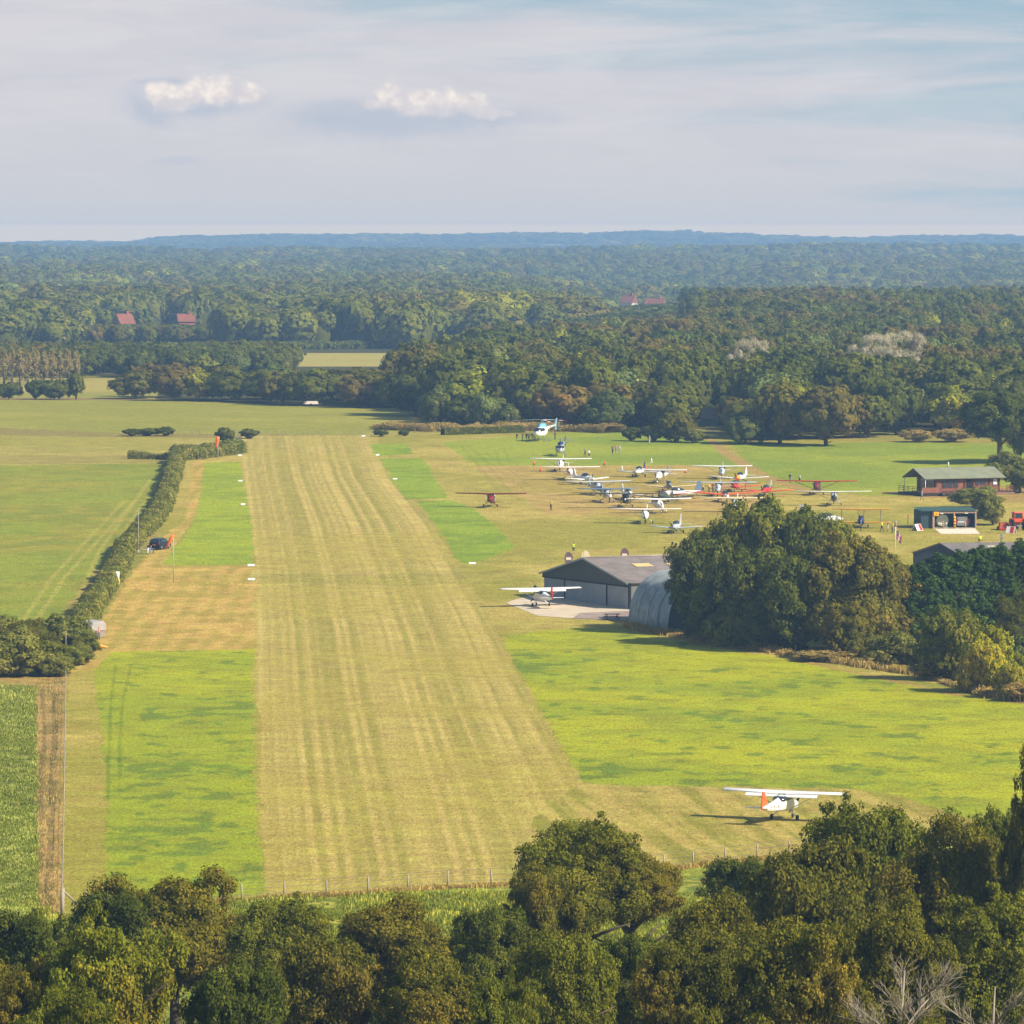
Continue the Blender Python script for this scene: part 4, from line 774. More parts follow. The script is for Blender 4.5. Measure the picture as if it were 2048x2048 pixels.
# instancing of the rest
src = D.collections.new('wood_sources')
def srcobj(me, s=(1, 1, 1)):
    o = D.objects.new(me.name + '_src', me); src.objects.link(o); return o
def instancer(name, label, cat, pts, hs, rs, ks, protos):
    V = np.c_[pts, gz(pts[:, 0], pts[:, 1])]; me = D.meshes.new(name); me.vertices.add(len(V)); me.vertices.foreach_set('co', V.astype(np.float32).ravel())
    for nm, arr in (('sx', rs), ('sz', hs), ('rot', WR.uniform(0, 6.283, len(V)))): a = me.attributes.new(nm, 'FLOAT', 'POINT'); a.data.foreach_set('value', np.asarray(arr, np.float32))
    a = me.attributes.new('kind_id', 'INT', 'POINT'); a.data.foreach_set('value', np.asarray(ks, np.int32))
    o = D.objects.new(name, me); COL.objects.link(o)
    ng = D.node_groups.new(name, 'GeometryNodeTree'); ng.interface.new_socket('Geometry', in_out='INPUT', socket_type='NodeSocketGeometry'); ng.interface.new_socket('Geometry', in_out='OUTPUT', socket_type='NodeSocketGeometry')
    N = ng.nodes.new; gi = N('NodeGroupInput'); go = N('NodeGroupOutput'); ip = N('GeometryNodeInstanceOnPoints'); m2p = N('GeometryNodeMeshToPoints')
    gts = N('GeometryNodeGeometryToInstance')
    for po in reversed(protos):                       # joined in order, picked by kind_id
        oi = N('GeometryNodeObjectInfo'); oi.inputs['Object'].default_value = po; oi.inputs['As Instance'].default_value = True; ng.links.new(oi.outputs['Geometry'], gts.inputs[0]) if len(protos) == 1 else None
        protos_nodes = globals().setdefault('_pn', {}); protos_nodes.setdefault(name, []).append(oi)
    jn = N('GeometryNodeJoinGeometry')
    for oi in _pn[name]: ng.links.new(oi.outputs['Geometry'], jn.inputs[0])
    def att(nm, typ='FLOAT'):
        n_ = N('GeometryNodeInputNamedAttribute'); n_.data_type = typ; n_.inputs['Name'].default_value = nm; return [s_ for s_ in n_.outputs if s_.enabled][0]
    cr = N('ShaderNodeCombineXYZ'); ng.links.new(att('rot'), cr.inputs[2]); cs = N('ShaderNodeCombineXYZ'); sx_ = att('sx'); ng.links.new(sx_, cs.inputs[0]); ng.links.new(sx_, cs.inputs[1]); ng.links.new(att('sz'), cs.inputs[2])
    ng.links.new(gi.outputs[0], m2p.inputs[0]); ng.links.new(m2p.outputs[0], ip.inputs['Points']); ng.links.new(jn.outputs[0], ip.inputs['Instance']); ip.inputs['Pick Instance'].default_value = True
    ng.links.new(att('kind_id', 'INT'), ip.inputs['Instance Index']); ng.links.new(cr.outputs[0], ip.inputs['Rotation']); ng.links.new(cs.outputs[0], ip.inputs['Scale']); ng.links.new(ip.outputs[0], go.inputs[0])
    md = o.modifiers.new('grow', 'NODES'); md.node_group = ng; return tag(o, label, cat, kind='stuff')
def unit_tree(key):
    """crown and trunk of unit half-width and unit height in one mesh, for the mass of the wood"""
    cm = PROTO[key]; n = len(cm.vertices); co = np.empty(n * 3, np.float32); cm.vertices.foreach_get('co', co); co = co.reshape(-1, 3); z0 = co[:, 2].min(); z1 = np.percentile(co[:, 2], 99.8)
    me = cm.copy(); me.name = key; co = co.copy(); co[:, 2] = (co[:, 2] - z0) / (z1 - z0) * .94 + .06; me.vertices.foreach_set('co', co.ravel()); me.update(); return me
US = [srcobj(unit_tree(k)) for k in kinds]
rest = near[NIND:]
def low_fill(y0, y1, u0, u1, row, step=9.0):
    q_ = scatter(y0, y1, u0, u1, step); top = CAMZ - (row - HOR) / FPX * q_[:, 1] - gz(q_[:, 0], q_[:, 1]); return q_, np.clip(top * WR.uniform(.82, 1.0, len(q_)), 4.5, 12)
fa, ha = low_fill(1985, 2236, 90, 530, 648); fb, hb_ = low_fill(2440, 2985, 1150, 1420, 606, 12.0)
fa_ = np.vstack([fa, fb]); hf_ = np.r_[ha, hb_]; kf_ = kind_for(fa_[:, 0], fa_[:, 1], len(fa_)); lh = np.r_[lh, hf_]; pk_ = np.r_[pk_, kf_]; pl = np.vstack([pl, fa_])
allp = np.vstack([rest, pl]); instancer('near_woodland', 'broad mass of mixed green trees filling the wood', 'woodland', allp, np.r_[nh[NIND:], lh], np.r_[nr[NIND:], np.full(len(pl), 5.0)], np.r_[nk[NIND:], pk_], US)
# coarse patches of trees for the farther country
def patch_mesh(name, seed, m, ntree, width, hgt, nleaf=700, leaf=.95, rad=(6.5, 10.5)):
    r = np.random.default_rng(seed); Vs = []; Fs = []; T = []; n0 = 0
    for t_ in range(ntree):
        cx, cy = r.uniform(-width / 2, width / 2, 2); rr = r.uniform(*rad); h = hgt * r.uniform(.72, 1.1); nb = 7
        ce = rdirs(nb, r, .5) * np.array([rr * .55, rr * .55, rr * .42]); br = r.uniform(.36, .55, nb) * rr
        bi = r.integers(0, nb, nleaf); ld = rdirs(nleaf, r, .3); pos = ce[bi] + ld * br[bi][:, None]; pos += np.array([cx, cy, h - rr * .85])
        nrm = ld * .6 + (pos - np.array([cx, cy, h - rr * .9])) / rr * .8 + rdirs(nleaf, r) * .28; nrm /= np.linalg.norm(nrm, axis=1)[:, None]; V, F = leafcloud(pos, nrm, leaf, r); Vs.append(V); Fs.append(F + n0); n0 += len(V); tb = r.uniform(0, .6); T.append(np.clip(tb + r.uniform(0, .22, nleaf), 0, 1))
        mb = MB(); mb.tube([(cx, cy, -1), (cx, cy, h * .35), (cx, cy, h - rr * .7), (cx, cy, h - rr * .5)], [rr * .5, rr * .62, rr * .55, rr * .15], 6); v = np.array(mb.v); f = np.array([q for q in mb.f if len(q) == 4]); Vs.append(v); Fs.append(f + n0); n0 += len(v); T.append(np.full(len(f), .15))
    return npmesh(name, np.vstack(Vs), np.vstack(Fs), [m], [('leaf', 'FACE', np.concatenate(T))])
PM = [srcobj(patch_mesh('patch', 200 + i, [OAK, OLIVE, DARK, BROWN, GREY, YELL][i], 5, 30, 15.0)) for i in range(6)]
f = scatter(1960, 4300, -350, 2400, 25.0, .5); uf = px_of(f[:, 0], f[:, 1])
clear = inp1([wpt(515, 1650), wpt(515, 1945), wpt(1010, 1945), wpt(1010, 1650)], f[:, 0], f[:, 1]); bk = np.interp(uf, [800, 1000, 1180, 1300], [1960, 1960, 2260, 2430]); f = f[~clear & (f[:, 1] > bk)]
g = scatter(4300, 6900, -350, 2400, 33.0, .5); g = g[fbm(g[:, 0] / 150 + 1, g[:, 1] / 420, 2) < .66]
h2_ = scatter(6900, 11600, -350, 2400, 62.0, .5); h2_ = h2_[fbm(h2_[:, 0] / 260 + 2, h2_[:, 1] / 500 + 8, 2) < np.where(h2_[:, 1] > 10200, .9, .54)]
fp = np.vstack([f, g, h2_]); f_cl = None
ks = fbm(fp[:, 0] / 130 + 3, fp[:, 1] / 260, 3) + WR.normal(0, .09, len(fp)); ks = np.where(ks < .36, 2, np.where(ks < .52, 0, np.where(ks < .64, 1, np.where(ks < .7, 3, np.where(ks < .76, 5, 4)))))
sc_ = np.where(fp[:, 1] < 4300, WR.uniform(.9, 1.15, len(fp)), np.where(fp[:, 1] < 6900, 1.25, 1.9)); sz_ = np.where(fp[:, 1] < 4300, WR.uniform(.8, 1.2, len(fp)), np.where(fp[:, 1] < 6900, WR.uniform(.8, 1.2, len(fp)), WR.uniform(.5, 1.0, len(fp))))
uf_ = px_of(fp[:, 0], fp[:, 1]); kill = np.zeros(len(fp), bool)
for hx_, hY_ in ((248, 2250), (372, 2300), (1258, 3000), (1310, 2950)): kill |= (np.abs(uf_ - hx_) < 20 + 185000 / fp[:, 1]) & (fp[:, 1] < hY_ + 24)
fp, ks, sc_, sz_ = fp[~kill], ks[~kill], sc_[~kill], sz_[~kill]
print('far patches', len(fp))
instancer('far_woodland', 'far wooded country fading blue towards the hills', 'woodland', fp, sz_, sc_, ks, PM)
# ------------------------------------------------------------------ aeroplanes
WHITE = mat('paint_white', (.80, .79, .77), .3, var=.03); GLASS = mat('dark_glass', (.03, .04, .05), .12, spec=.7, var=.1); TYRE = mat('tyre_black', (.02, .02, .02), .8)
def paint(n, r, g, b, rough=.35): return mat('paint_' + n, lin(r, g, b), rough, var=.05)
SILV = paint('silver_grey', 176, 182, 190); BLUEG = paint('blue_grey', 96, 118, 142); CREAM = paint('cream', 226, 212, 178); RED = paint('red', 190, 40, 34); ORANGE = paint('orange_red', 222, 84, 46)
BLACK = paint('black', 24, 26, 30); OLIVEP = paint('olive', 96, 92, 70); CAMO = paint('camouflage_green', 58, 72, 58); YEL = paint('yellow', 226, 160, 40); NAVY = paint('navy', 40, 56, 110); DRED = paint('dark_red', 120, 30, 28); PINKW = paint('warm_white', 236, 218, 208); GREYM = paint('grey_metal', 120, 124, 128); DORANGE = paint('bright_orange', 240, 100, 50); PURP = paint('maroon', 110, 44, 56); LBLUE = paint('light_blue', 120, 176, 200)
def ring(y, hw, zc, hh, n=12, sq=.75):
    r = []
    for i in range(n):
        a = 2 * math.pi * i / n; c, s = math.cos(a), math.sin(a); r.append((hw * math.copysign(abs(c) ** sq, c), y, zc + hh * math.copysign(abs(s) ** sq, s)))
    return r
def wingsec(x, y, z, ch, th):
    return [(x, y + ch * .5, z), (x, y + ch * .38, z + th * .55), (x, y + ch * .1, z + th * .72), (x, y - ch * .25, z + th * .45), (x, y - ch * .5, z + .01), (x, y - ch * .25, z - th * .05), (x, y + ch * .1, z - th * .28), (x, y + ch * .38, z - th * .3)]
def wing_mb(span, y, z, c0, c1, th=.2, dih=0.0, sweep=0.0, mi=0):
    mb = MB(); h = span / 2
    xs = [-h, -h * .985, -h * .5, 0, h * .5, h * .985, h]
    mb.loft([wingsec(x, y - sweep * abs(x), z + dih * abs(x), (c0 + (c1 - c0) * abs(x) / h) * (.7 if abs(x) == h else 1), th * (1 - .45 * abs(x) / h) * (.5 if abs(x) == h else 1)) for x in xs], mi, True); return mb
def aircraft(label, x, y, yaw, span=10.5, hi=True, fus=WHITE, wing=WHITE, cowl=None, fin=None, tail=None, drag=False, pants=False, strut=True, flaps=False, sc=1.0, chord=1.5, spinner=None, group='aeroplanes parked on the grass', name='light_aircraft', dih=None, wing_z=None, marks=None, finh=1.0, dark_top=False):
    """nose towards local +Y; x, y = photo position of the ground under the wing; yaw 0 = nose away from the viewer"""
    p = P3(x, y); o = thing(name, label, 'aeroplane', p, -yaw, group); cowl = cowl or fus; fin = fin or fus; tail = tail or wing; spinner = spinner or cowl
    g = Vector((0, 0, 0)); tilt = R(9) if drag else 0.0
    if drag: o.rotation_euler = (tilt, 0, -yaw)
    if hi: S = [(2.3, .40, 1.12, .34), (1.55, .50, 1.18, .44), (1.15, .54, 1.32, .6), (.55, .56, 1.5, .74), (-.8, .55, 1.5, .7), (-1.7, .42, 1.38, .5), (-3.4, .24, 1.36, .32), (-4.9, .07, 1.42, .16)]
    else: S = [(2.1, .38, 1.0, .32), (1.4, .48, 1.02, .42), (.6, .54, 1.02, .48), (-.7, .52, 1.02, .46), (-2.0, .36, 1.05, .36), (-3.4, .2, 1.12, .26), (-4.5, .06, 1.2, .14)]
    f = MB(); f.loft([ring(*s_) for s_ in S[1:]], 0); f.build('fuselage', fus, o)
    c = MB(); c.loft([ring(S[0][0] + .12, S[0][1] * .45, S[0][2], S[0][3] * .5), ring(*S[0]), ring(S[1][0] + .002, S[1][1] * 1.012, S[1][2], S[1][3] * 1.012)], 0); c.build('cowling', cowl, o)
    wz = wing_z or (2.2 if hi else .72); dh = dih if dih is not None else (.025 if hi else .085)
    wing_mb(span, .25, wz, chord, chord * .78 if hi else chord * .62, .34 if flaps else .24, dh).build('wing', wing, o)
    if flaps:
        for s in (-1, 1): fl_ = MB(); fl_.box((s * span * .16, .25 - chord * .5 - .02, wz - .06), (span * .26, .42, .05), 0, 0, R(38)); fl_.build('flap', wing, o)
    ty = S[-1][0]; wing_mb(3.3, ty + .35, 1.42 if hi else 1.22, .95, .62, .08).build('tailplane', tail, o)
    fz = 1.5 if hi else 1.25; m = MB(); m.poly([(0, ty + 1.15, fz), (0, ty + .45, fz + 1.25 * finh), (0, ty + .0, fz + 1.3 * finh), (0, ty - .28, fz + .1), (0, ty - .15, fz - .2), (0, ty + .6, fz - .15)], (.09, 0, 0)); m.build('fin', fin, o)
    w = MB()
    if hi: w.loft([ring(1.12, .47, 1.62, .28, 8, .6), ring(.62, .55, 1.82, .36, 8, .6), ring(-.1, .585, 1.86, .29, 8, .5), ring(-1.15, .57, 1.86, .24, 8, .5), ring(-1.6, .40, 1.72, .16, 8, .6)], 0)
    else: w.loft([ring(.95, .26, 1.42, .1, 10, .9), ring(.5, .42, 1.5, .34, 10, .9), ring(-.2, .46, 1.52, .42, 10, .9), ring(-1.0, .38, 1.46, .36, 10, .9), ring(-1.7, .16, 1.36, .12, 10, .9)], 0)
    w.build('window', GLASS, o)
    pr = MB(); a = random.uniform(-.5, .5) + 1.2
    for s in (0, math.pi): d = Vector((math.cos(a + s), 0, math.sin(a + s))); q = Vector((0, S[0][0] + .22, S[0][2])); pr.loft([[q + d * t_ + Vector((0, dy, 0)) * w_ + d.cross(Vector((0, 1, 0))) * w_ * sg for dy, sg in ((.15, 1), (.0, 1.2), (-.15, -1), (0, -1.2))] for t_, w_ in ((.08, .05), (.45, .09), (.9, .04))])
    pb = pr.build('propeller', BLACK, o); sp = MB(); sp.ball((0, S[0][0] + .2, S[0][2]), .16, 8, 6, 0, (1, 1.5, 1)); sp.build('spinner', spinner, pb)
    legs = [(-1.15, .1 if not drag else .9), (1.15, .1 if not drag else .9)]
    for (lx, ly) in legs:
        l = MB(); l.tube([(lx * .35, ly, .85 if hi else .7), (lx, ly, .28)], .05, 5); lo_ = l.build('landing_leg', fus if hi else GREYM, o)
        wh = MB(); wh.wheel((lx, ly, .24), .24, .15, (1, 0, 0)); wh.build('wheel', TYRE, lo_)
        if pants: pp = MB(); pp.ball((lx, ly - .05, .34), .27, 8, 6, 0, (.5, 1.7, .8)); pp.build('wheel_fairing', fus, lo_)
    ny = 2.0 if not drag else ty + .3; nz = .2 if not drag else .75; l = MB(); l.tube([(0, ny, .85 if not drag else 1.2), (0, ny, nz)], .04, 5); lo_ = l.build('landing_leg', GREYM, o)
    wh = MB(); wh.wheel((0, ny, nz), .2 if not drag else .1, .12 if not drag else .06, (1, 0, 0)); wh.build('wheel', TYRE, lo_)
    if pants and not drag: pp = MB(); pp.ball((0, ny - .05, .3), .22, 8, 6, 0, (.5, 1.6, .8)); pp.build('wheel_fairing', fus, lo_)
    if hi and strut:
        for s in (-1, 1): st = MB(); st.tube([(s * .5, .2, .95), (s * span * .27, .25, wz + dh * span * .27 - .02)], .045, 5); st.build('wing_strut', wing, o)
    if marks: marks(o)
    o.scale = (sc, sc, sc); return o
def reg_marks(o):                                  # the short dark strokes of the registration along the rear fuselage
    for s in (-1, 1):
        for k in range(6):
            m = MB(); yy_ = -2.0 - k * .33; hw = np.interp(yy_, [-3.4, -1.7], [.24, .42]) + .012
            if k % 2: m.box((s * hw, yy_, 1.38), (.012, .05, .26)); m.box((s * hw, yy_ + .12, 1.38), (.012, .05, .26)); m.box((s * hw, yy_ + .06, 1.49), (.012, .1, .04))
            else: m.box((s * hw, yy_, 1.38), (.012, .05, .26)); m.box((s * hw, yy_ + .1, 1.27 if k else 1.38), (.012, .12, .04))
            m.build('registration_mark', BLACK, o)
PI = math.pi
aircraft('white high-wing aeroplane with orange fin rolling on the mown turn-off in front', 1568, 1640, .42, 11.0, fin=DORANGE, marks=reg_marks, drag=False, group=None, chord=1.75, flaps=True)
aircraft('white high-wing aeroplane with red fin on the concrete before the hangar', 1082, 1213, -.30, 11.0, fin=RED, group=None, chord=1.75, flaps=True)
aircraft('dark red light aeroplane with long parasol wing alone beside the runway', 982, 1015, PI + .12, 12.0, fus=DRED, wing=DRED, fin=WHITE, drag=True, strut=False, group=None, chord=1.5, sc=.97)
F_ = PI
for a_ in (
 dict(label='white high-wing aeroplane farthest back on the left, in front of the small helicopter', x=1122, y=943, yaw=F_ + .10, fin=CREAM, sc=1.0, span=11),
 dict(label='white high-wing aeroplane just before the farthest one, round pinkish nose', x=1140, y=960, yaw=F_ - .05, fus=PINKW, wing=PINKW),
 dict(label='white low-wing aeroplane half hidden behind the grey high-wing one', x=1172, y=968, yaw=F_ - .5, hi=False, span=8.5),
 dict(label='pale grey high-wing aeroplane with black left wingtip and blue nose', x=1194, y=990, yaw=F_ - .28, fus=SILV, wing=SILV, cowl=BLUEG, span=11.6),
 dict(label='blue-grey winged aeroplane with white flash and white wheel fairings', x=1214, y=1005, yaw=F_ - .15, fus=SILV, wing=BLUEG, cowl=WHITE, pants=True, span=10),
 dict(label='olive-winged taildragger with black round nose in the middle of the park', x=1251, y=1016, yaw=F_ + .05, fus=BLACK, wing=OLIVEP, cowl=BLACK, fin=BLUEG, spinner=WHITE, drag=True, span=13.5),
 dict(label='white aeroplane with pinkish wing whose tail sits behind the black nosed one', x=1256, y=1000, yaw=F_ - .2, hi=False, fus=WHITE, wing=PINKW, span=8.6),
 dict(label='white high-wing aeroplane with white wheel fairings and tall blue fin', x=1317, y=1026, yaw=F_ - .18, pants=True, fin=NAVY, span=10.6),
 dict(label='pinkish white high-wing aeroplane nearest in the park', x=1291, y=1047, yaw=F_ + .08, wing=PINKW, cowl=WHITE, spinner=BLACK, span=11.2, tail=OLIVEP),
 dict(label='small silver low-wing aeroplane by itself just left of the big trees', x=1352, y=1066, yaw=F_ + .2, hi=False, fus=SILV, wing=SILV, span=8.2, finh=1.15),
 dict(label='grey low-wing aeroplane with white nose at the back, middle of the row', x=1278, y=954, yaw=F_ + .25, hi=False, fus=WHITE, wing=SILV, cowl=WHITE, fin=NAVY, span=8.0),
 dict(label='white high-wing aeroplane with blue sided fuselage, back row middle', x=1321, y=966, yaw=F_ + .3, fus=WHITE, fin=BLUEG, pants=True, span=9.6),
 dict(label='cream low-wing aeroplane with bare metal nose in the middle', x=1338, y=984, yaw=F_ + .0, hi=False, fus=SILV, wing=CREAM, cowl=GREYM, span=9.4, drag=True),
 dict(label='dark green camouflaged low-wing warplane with white spots on the wing', x=1327, y=1006, yaw=F_ + .35, hi=False, fus=CAMO, wing=CAMO, span=10.5, drag=True),
 dict(label='white high-wing aeroplane farthest back on the right, silver body', x=1444, y=958, yaw=F_ + .08, fus=SILV, span=10.6),
 dict(label='white low-wing aeroplane with yellow nose near two standing men', x=1480, y=966, yaw=F_ + .3, hi=False, cowl=YEL, fus=WHITE, span=10.4),
 dict(label='orange-winged aeroplane with red nose left of the yellow nosed one', x=1470, y=983, yaw=F_ + .1, hi=False, fus=RED, wing=ORANGE, span=9.0),
 dict(label='silver high-wing aeroplane whose long pale wing has an orange tip', x=1437, y=992, yaw=F_ + .12, fus=SILV, wing=SILV, span=12.8),
 dict(label='orange low-wing aeroplane with red nose and grey canopy at the right', x=1532, y=992, yaw=F_ + .25, hi=False, fus=RED, wing=ORANGE, fin=SILV, span=9.2),
 dict(label='long-winged orange aeroplane lying behind the cream winged one', x=1450, y=1004, yaw=F_ - .1, hi=False, fus=ORANGE, wing=ORANGE, cowl=PINKW, span=13.5, wing_z=1.2),
 dict(label='orange-winged aeroplane turned sideways, its tall fin blue and white', x=1352, y=998, yaw=F_ + 1.15, hi=False, fus=WHITE, wing=ORANGE, fin=BLUEG, span=9.0, finh=1.3),
 dict(label='cream high-wing aeroplane with white body just above the big trees', x=1472, y=1024, yaw=F_ + .1, wing=CREAM, span=11.6),
 dict(label='red high-wing aeroplane with a very long thin wing and maroon body', x=1634, y=990, yaw=F_ + .15, fus=PURP, wing=RED, span=13.6, chord=1.2, drag=True, tail=SILV),
 dict(label='white high-wing aeroplane with grey green body and broad white propeller', x=1668, y=1012, yaw=F_ + .05, fus=SILV, wing=WHITE, cowl=CAMO, span=12.2, drag=True),
 dict(label='aeroplane behind the big trees showing only a tall white fin and red tailplane', x=1655, y=1050, yaw=1.9, hi=False, fus=WHITE, wing=WHITE, tail=ORANGE, fin=WHITE, span=8, finh=1.5),
): aircraft(**a_)
# the yellow biplane: two yellow wings with struts between
bp_ = aircraft('yellow biplane with dark blue body partly behind the big trees', 1722, 1056, F_ + .1, 9.4, hi=False, fus=NAVY, wing=YEL, drag=True, group=None, wing_z=.75, dih=.02)
for ch in list(bp_.children):
    if ch.name.startswith('wing'): ch.name = 'lower_wing'
wing_mb(9.0, .6, 2.75, 1.5, 1.35, .18, .02).build('upper_wing', YEL, bp_)
for s in (-1, 1):
    for yy_ in (.2, .9): st = MB(); st.tube([(s * 3.0, yy_ - .3, .9), (s * 3.0, yy_, 2.8)], .04, 5); st.build('wing_strut', GREYM, bp_)
    st = MB(); st.tube([(s * .35, .3, 1.4), (s * .5, .6, 2.75)], .04, 5); st.build('wing_strut', GREYM, bp_)
# white spots of the camouflaged one
for o_ in list(COL.objects):
    if o_.get('label', '').startswith('dark green camouflaged'):
        m = MB()
        for s in (-1, 1):
            for k in range(3): m.tube([(s * (2.7 + k * .55), .2, .72 + .085 * (2.7 + k * .55) + .16), (s * (2.7 + k * .55), .2, .72 + .085 * (2.7 + k * .55) + .20)], .17, 10)
        m.build('wing_spots', WHITE, o_)
# ---- helicopters
def helicopter(label, x, y, yaw, body, upper, sc=1.0, blade=WHITE, boom_up=.0, bands=True, droop=.05):
    o = thing('helicopter', label, 'helicopter', P3(x, y), -yaw, 'helicopters on the far grass'); B_ = MB()
    B_.loft([ring(2.6, .12, 1.25, .12), ring(2.3, .55, 1.3, .5), ring(1.4, .85, 1.45, .78), ring(.2, .9, 1.5, .85), ring(-1.0, .7, 1.6, .7), ring(-2.0, .3, 1.8, .35)]); B_.build('fuselage', body, o)
    t_ = MB(); t_.loft([ring(1.3, .3, 2.25, .12), ring(.6, .5, 2.4, .36), ring(-.8, .5, 2.45, .38), ring(-1.9, .3, 2.15, .25)]); t_.build('engine_cover', upper, o)
    g = MB(); g.loft([ring(2.42, .34, 1.5, .22), ring(2.0, .66, 1.65, .42), ring(1.3, .885, 1.72, .46), ring(.75, .90, 1.8, .4)]); g.build('window', GLASS, o)
    b = MB(); b.tube([(0, -1.6, 1.85), (0, -4.0, 2.1 + boom_up * .5), (0, -6.6, 2.3 + boom_up)], [.34, .2, .11], 8); bo = b.build('tail_boom', body, o)
    f = MB(); f.poly([(0, -6.0, 2.2 + boom_up), (0, -6.9, 3.4 + boom_up), (0, -7.3, 3.4 + boom_up), (0, -6.8, 2.2 + boom_up), (0, -7.0, 1.5 + boom_up), (0, -6.6, 1.5 + boom_up)], (.1, 0, 0)); f.build('fin', upper, bo)
    h = MB(); h.box((0, -5.2, 2.2 + boom_up), (2.0, .5, .06)); h.build('tailplane', upper, bo)
    tr = MB(); tr.box((.16, -6.9, 2.6 + boom_up), (.03, .14, 1.7), 0, 0, .5); tr.build('tail_rotor', blade, bo)
    m = MB(); m.tube([(0, 0, 2.6), (0, 0, 3.35)], .1, 8); ma = m.build('rotor_mast', GREYM, o)
    for k in range(3):
        a = 2.2 + k * 2.094; d = Vector((math.cos(a), math.sin(a), 0)); r_ = MB(); c0 = Vector((0, 0, 3.35)); n_ = Vector((-d.y, d.x, 0))
        for i in range(6):
            t0, t1 = .2 + i * .9, .2 + (i + 1) * .9; q0 = c0 + d * t0 - Vector((0, 0, droop * (t0 / 5) ** 2 * 5)); q1 = c0 + d * t1 - Vector((0, 0, droop * (t1 / 5) ** 2 * 5)); r_.loft([[q0 + n_ * .15 + Vector((0, 0, .02)), q0 - n_ * .15 + Vector((0, 0, .02)), q0 - n_ * .15 - Vector((0, 0, .02)), q0 + n_ * .15 - Vector((0, 0, .02))], [q1 + n_ * .15 + Vector((0, 0, .02)), q1 - n_ * .15 + Vector((0, 0, .02)), q1 - n_ * .15 - Vector((0, 0, .02)), q1 + n_ * .15 - Vector((0, 0, .02))]], 1 if (bands and i in (3, 5)) else 0, False)
        r_.build('rotor_blade', [blade, RED], ma)
    for s in (-1, 1):
        k = MB(); k.tube([(s * 1.05, 2.2, .3), (s * 1.05, 1.9, .08), (s * 1.05, -1.6, .08)], .06, 6)
        for yy_ in (1.0, -.8): k.tube([(s * 1.05, yy_, .08), (s * .6, yy_, .85)], .045, 5)
        k.build('skid', GREYM, o)
    o.scale = (sc, sc, sc); return o
helicopter('big white and light blue helicopter with red banded blades', 1083, 882, PI + .35, WHITE, LBLUE, 1.25)
helicopter('small dark blue and silver helicopter in front of the big one', 1121, 912, PI + .15, SILV, NAVY, .95, GREYM, .25, False)
# ---- people
SKIN = mat('skin', (.55, .33, .24), .6, var=.05); SHOE = mat('shoe_dark', (.03, .03, .03), .7)
CL = {'hivis': (206, 226, 60), 'yellow': (232, 214, 60), 'orange_vest': (240, 190, 50), 'white': (222, 222, 226), 'navy': (36, 44, 70), 'blue': (46, 92, 170), 'black': (26, 26, 30), 'red': (196, 44, 36), 'grey': (120, 126, 140), 'lblue': (136, 166, 200), 'khaki': (150, 134, 100), 'pink': (214, 150, 140), 'denim': (60, 78, 110), 'brown': (96, 70, 56), 'hair': (60, 44, 34), 'fair': (190, 160, 110)}
def cloth(k): return mat('cloth_' + k, lin(*CL[k]), .85, var=.08)
def person(desc, x, y, pose='stand', top='white', bot='navy', face=0.0, shorts=False, hair='hair', h=1.76, group=None, hat=False):
    me = FIG[pose].mesh('person', [SKIN, cloth(top), cloth(bot), SHOE, cloth('white' if hat else hair), SKIN if shorts else cloth(bot)])
    o = D.objects.new('person', me); COL.objects.link(o); p = P3(x, y); o.location = p; o.rotation_euler = (0, 0, face); s = h / 1.78; o.scale = (s, s, s); tag(o, desc, 'person', group); return o
person('person in yellow top and black trousers standing alone on the dry grass', 1102, 1021, 'stand', 'yellow', 'black', 2.6)
person('marshal in hi-vis vest and black shorts with both arms raised above the hangar', 1147, 1108, 'arms_up', 'hivis', 'black', 0.1, True)
G = 'onlookers beside the big helicopter'
for x, y, top, bot, pose, sh, lab in ((1034, 883, 'black', 'khaki', 'stand', 1, 'leftmost onlooker by the big helicopter, black top and pale shorts'), (1045, 882, 'brown', 'denim', 'stand', 0, 'onlooker in brown top and blue jeans by the big helicopter'), (1053, 882, 'black', 'denim', 'stand', 0, 'onlooker in dark clothes next to the one in light blue'), (1058, 882, 'lblue', 'navy', 'hips', 0, 'onlooker in light blue top by the big helicopter'), (1064, 882, 'brown', 'pink', 'stand', 0, 'onlooker in brown top and pinkish trousers by the big helicopter'), (1069, 882, 'pink', 'khaki', 'stand', 0, 'rightmost onlooker touching the big helicopter, pink top')): person(lab, x, y, pose, top, bot, random.uniform(-1, 1), bool(sh), group=G)
person('man in dark clothes standing behind the tail of the small helicopter', 1110, 880, 'stand', 'black', 'navy', 1.0)
person('left one of two walkers in grey tops right of the small helicopter', 1170, 914, 'walk', 'grey', 'black', .4)
person('right one of two walkers, white top and dark shorts, near the small helicopter', 1178, 917, 'walk', 'white', 'black', .6, True)
person('left one of three walkers on the far grass, grey top', 1225, 909, 'walk', 'grey', 'navy', -.4)
person('middle one of three walkers on the far grass, pink top', 1232, 908, 'walk', 'pink', 'khaki', -.4, True)
person('right one of three walkers on the far grass, white top', 1239, 908, 'walk', 'white', 'lblue', -.4)
person('person in white alone in front of the far bushes', 1299, 888, 'stand', 'white', 'white', 2.0, hat=True)
person('left man of the yellow trio, pale hi-vis and white trousers', 1395, 990, 'stand', 'hivis', 'white', 2.8)
person('middle man of the trio, yellow top and black shorts', 1406, 986, 'stand', 'yellow', 'black', 3.0, True)
person('right man of the trio, golden yellow top', 1418, 986, 'stand', 'orange_vest', 'brown', 3.3)
person('person in dark clothes beside the yellow trio', 1426, 985, 'stand', 'brown', 'black', 2.0)
person('man in black beside the yellow nosed aeroplane', 1491, 978, 'stand', 'black', 'navy', 1.6)
